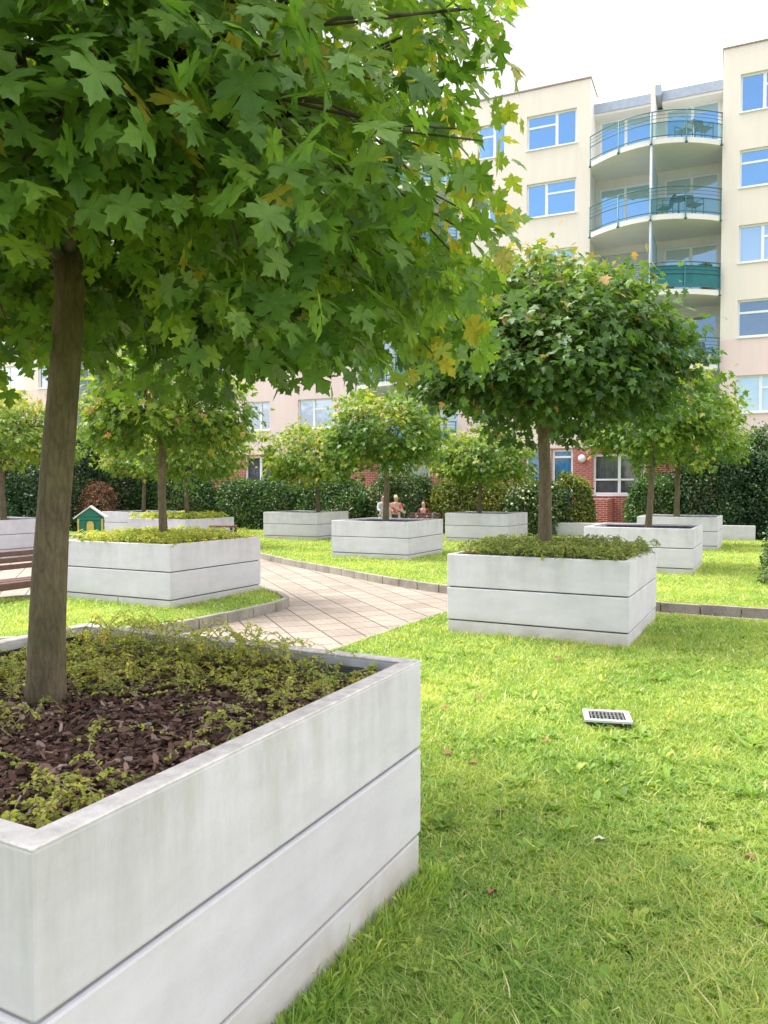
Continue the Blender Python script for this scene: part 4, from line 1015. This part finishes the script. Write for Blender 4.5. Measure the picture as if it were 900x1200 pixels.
# ---------------------------------------------------------------- people behind the middle planter
SKIN = plain('skin', (.52,.33,.25), .6, var=.05); 
def skin_mesh(name, joints, edges, rads, mat, parent=None, lev=1):
    me = bpy.data.meshes.new(name); me.from_pydata(joints, edges, []); me.materials.append(mat)
    o = bpy.data.objects.new(name, me); C.objects.link(o); o.parent = parent
    sk = o.modifiers.new('skin', 'SKIN'); sk.use_smooth_shade = True
    if not me.skin_vertices: me.skin_vertices.new()
    for i, v in enumerate(me.skin_vertices[0].data):
        q = rads[i]; v.radius = (q, q) if not isinstance(q, tuple) else q; v.use_root = (i == 0)
    sb = o.modifiers.new('sub', 'SUBSURF'); sb.levels = lev; sb.render_levels = 2
    return o
def person(loc, rz, h, sit, label, top, bottom, hair, arms=((.30,-.10,-.34),(.30,-.10,-.34))):
    """sit: seat height or 0 when standing; the figure faces local -y"""
    k = h/1.70
    root = empty('person', loc, rz); tag(root, label, 'person')
    hip = sit+.10 if sit else .90*k
    J = [(0,0,hip),(0,.01,hip+.24*k),(0,0,hip+.46*k),(0,-.01,hip+.55*k),(0,-.02,hip+.64*k),(0,-.03,hip+.76*k)]
    E = [(0,1),(1,2),(2,3),(3,4),(4,5)]; Rr = [(.15*k,.11*k),(.13*k,.10*k),(.16*k,.10*k),.055*k,(.085*k,.095*k),.075*k]
    for s, arm in zip((-1,1), arms):
        b0 = len(J); sh = (s*.19*k,0,hip+.47*k); el = (s*.25*k,-.06*k,hip+.22*k); ha = (s*arm[0]*k*.75,arm[1]*k*2.4,hip+.47*k+arm[2]*k*.9); fi = (ha[0],ha[1]-.07*k,ha[2]-.02*k)
        J += [sh,el,ha,fi]; E += [(2,b0),(b0,b0+1),(b0+1,b0+2),(b0+2,b0+3)]; Rr += [.055*k,.042*k,.028*k,.030*k]
    for s in (-1,1):
        b0 = len(J); 
        if sit: kn = (s*.12*k,-.42*k,sit+.06); an = (s*.12*k,-.45*k,.08); to = (s*.13*k,-.62*k,.04); hp = (s*.09*k,-.05,hip-.02)
        else: hp = (s*.09*k,0,hip-.06*k); kn = (s*.10*k,-.03*k,.48*k); an = (s*.10*k,.02*k,.08*k); to = (s*.11*k,-.14*k,.035*k)
        J += [hp,kn,an,to]; E += [(0,b0),(b0,b0+1),(b0+1,b0+2),(b0+2,b0+3)]; Rr += [.085*k,.058*k,.042*k,.035*k]
    body = skin_mesh('body', J, E, Rr, SKIN, root)
    gr = 1.16
    q = lambda a: tuple(x*gr for x in a) if isinstance(a, tuple) else a*gr+.008
    skin_mesh('shirt', [J[0],J[1],J[2],J[3],J[6],J[7],tuple(np.array(J[7])*.08+np.array(J[8])*.92),J[10],J[11],tuple(np.array(J[11])*.08+np.array(J[12])*.92)],
              [(0,1),(1,2),(2,3),(2,4),(4,5),(5,6),(2,7),(7,8),(8,9)], [q(Rr[i]) for i in (0,1,2)]+[.05*k]+[q(.055*k),q(.045*k),q(.034*k)]*2, top, root)
    a = [J[0],J[14],J[15],J[16],J[18],J[19],J[20]]
    skin_mesh('trousers', a, [(0,1),(1,2),(2,3),(0,4),(4,5),(5,6)], [q((.145*k,.11*k)),q(.085*k),q(.06*k),q(.044*k),q(.085*k),q(.06*k),q(.044*k)], bottom, root)
    hz = hip+.74*k
    MB().ball((0,.015,hz+.02*k),.105*k,14,9,.95,1.05,1.08).build('hair', hair, root, True)
    MB().ball((0,-.045*k,hz-.02*k),.088*k,14,9,.88,.95,1.15).build('face', SKIN, body, True)
    m = MB(); 
    for s in (-1,1): m.ball((s*.032*k,-.125*k,hz-.005*k),.010*k,6,5)
    m.build('eyes', DARKM, body)
    return root
PINKC = plain('pink_red_cloth', (.62,.16,.15), .8); MAROON = plain('maroon_cloth', (.16,.012,.03), .8); YELC = plain('pale_yellow_cloth', (.68,.56,.26), .8)
GREYC = plain('pale_grey_cloth', (.48,.50,.55), .8); NAVY = plain('dark_cloth', (.03,.035,.06), .8); BLOND = plain('blond_hair', (.50,.36,.20), .7, var=.2, scale=30); DKH = plain('dark_hair', (.02,.014,.012), .6)
person((X_(464,26.6),26.6,.04), R(15), 1.34, 0, 'blond child in a pink red top leaning on a pale wooden rail', PINKC, NAVY, BLOND)
person((X_(497,26.5),26.75,.04), R(-20), 1.30, .42, 'person seated on a bench wearing a maroon top and yellow trousers', MAROON, YELC, DKH)
person((X_(448.5,26.0),26.3,.04), R(25), 1.35, 0, 'person in pale grey clothes half hidden by the middle maple trunk', GREYC, GREYC, DKH)
bn = make_bench((X_(497,26.5),26.55,.04), R(160), 'low bench under the seated person in maroon', L=1.1)
root = empty('wooden_rail', (X_(463,26.1),26.1,.04), 0); tag(root, 'pale wooden rail with two posts and a sloping bar before the child', 'rail')
WOOD = plain('pale_wood', (.55,.45,.38), .8, var=.15, scale=10)
for x, h in ((-.16,1.0),(.14,.80)):
    MB().bar((x,0,0),(x,0,h),.075,.075,(0,1,0)).build('post', WOOD, root, bevel=.005)
MB().bar((-.22,-.045,1.10),(.36,-.045,.78),.05,.07).build('handrail', WOOD, root, bevel=.005)
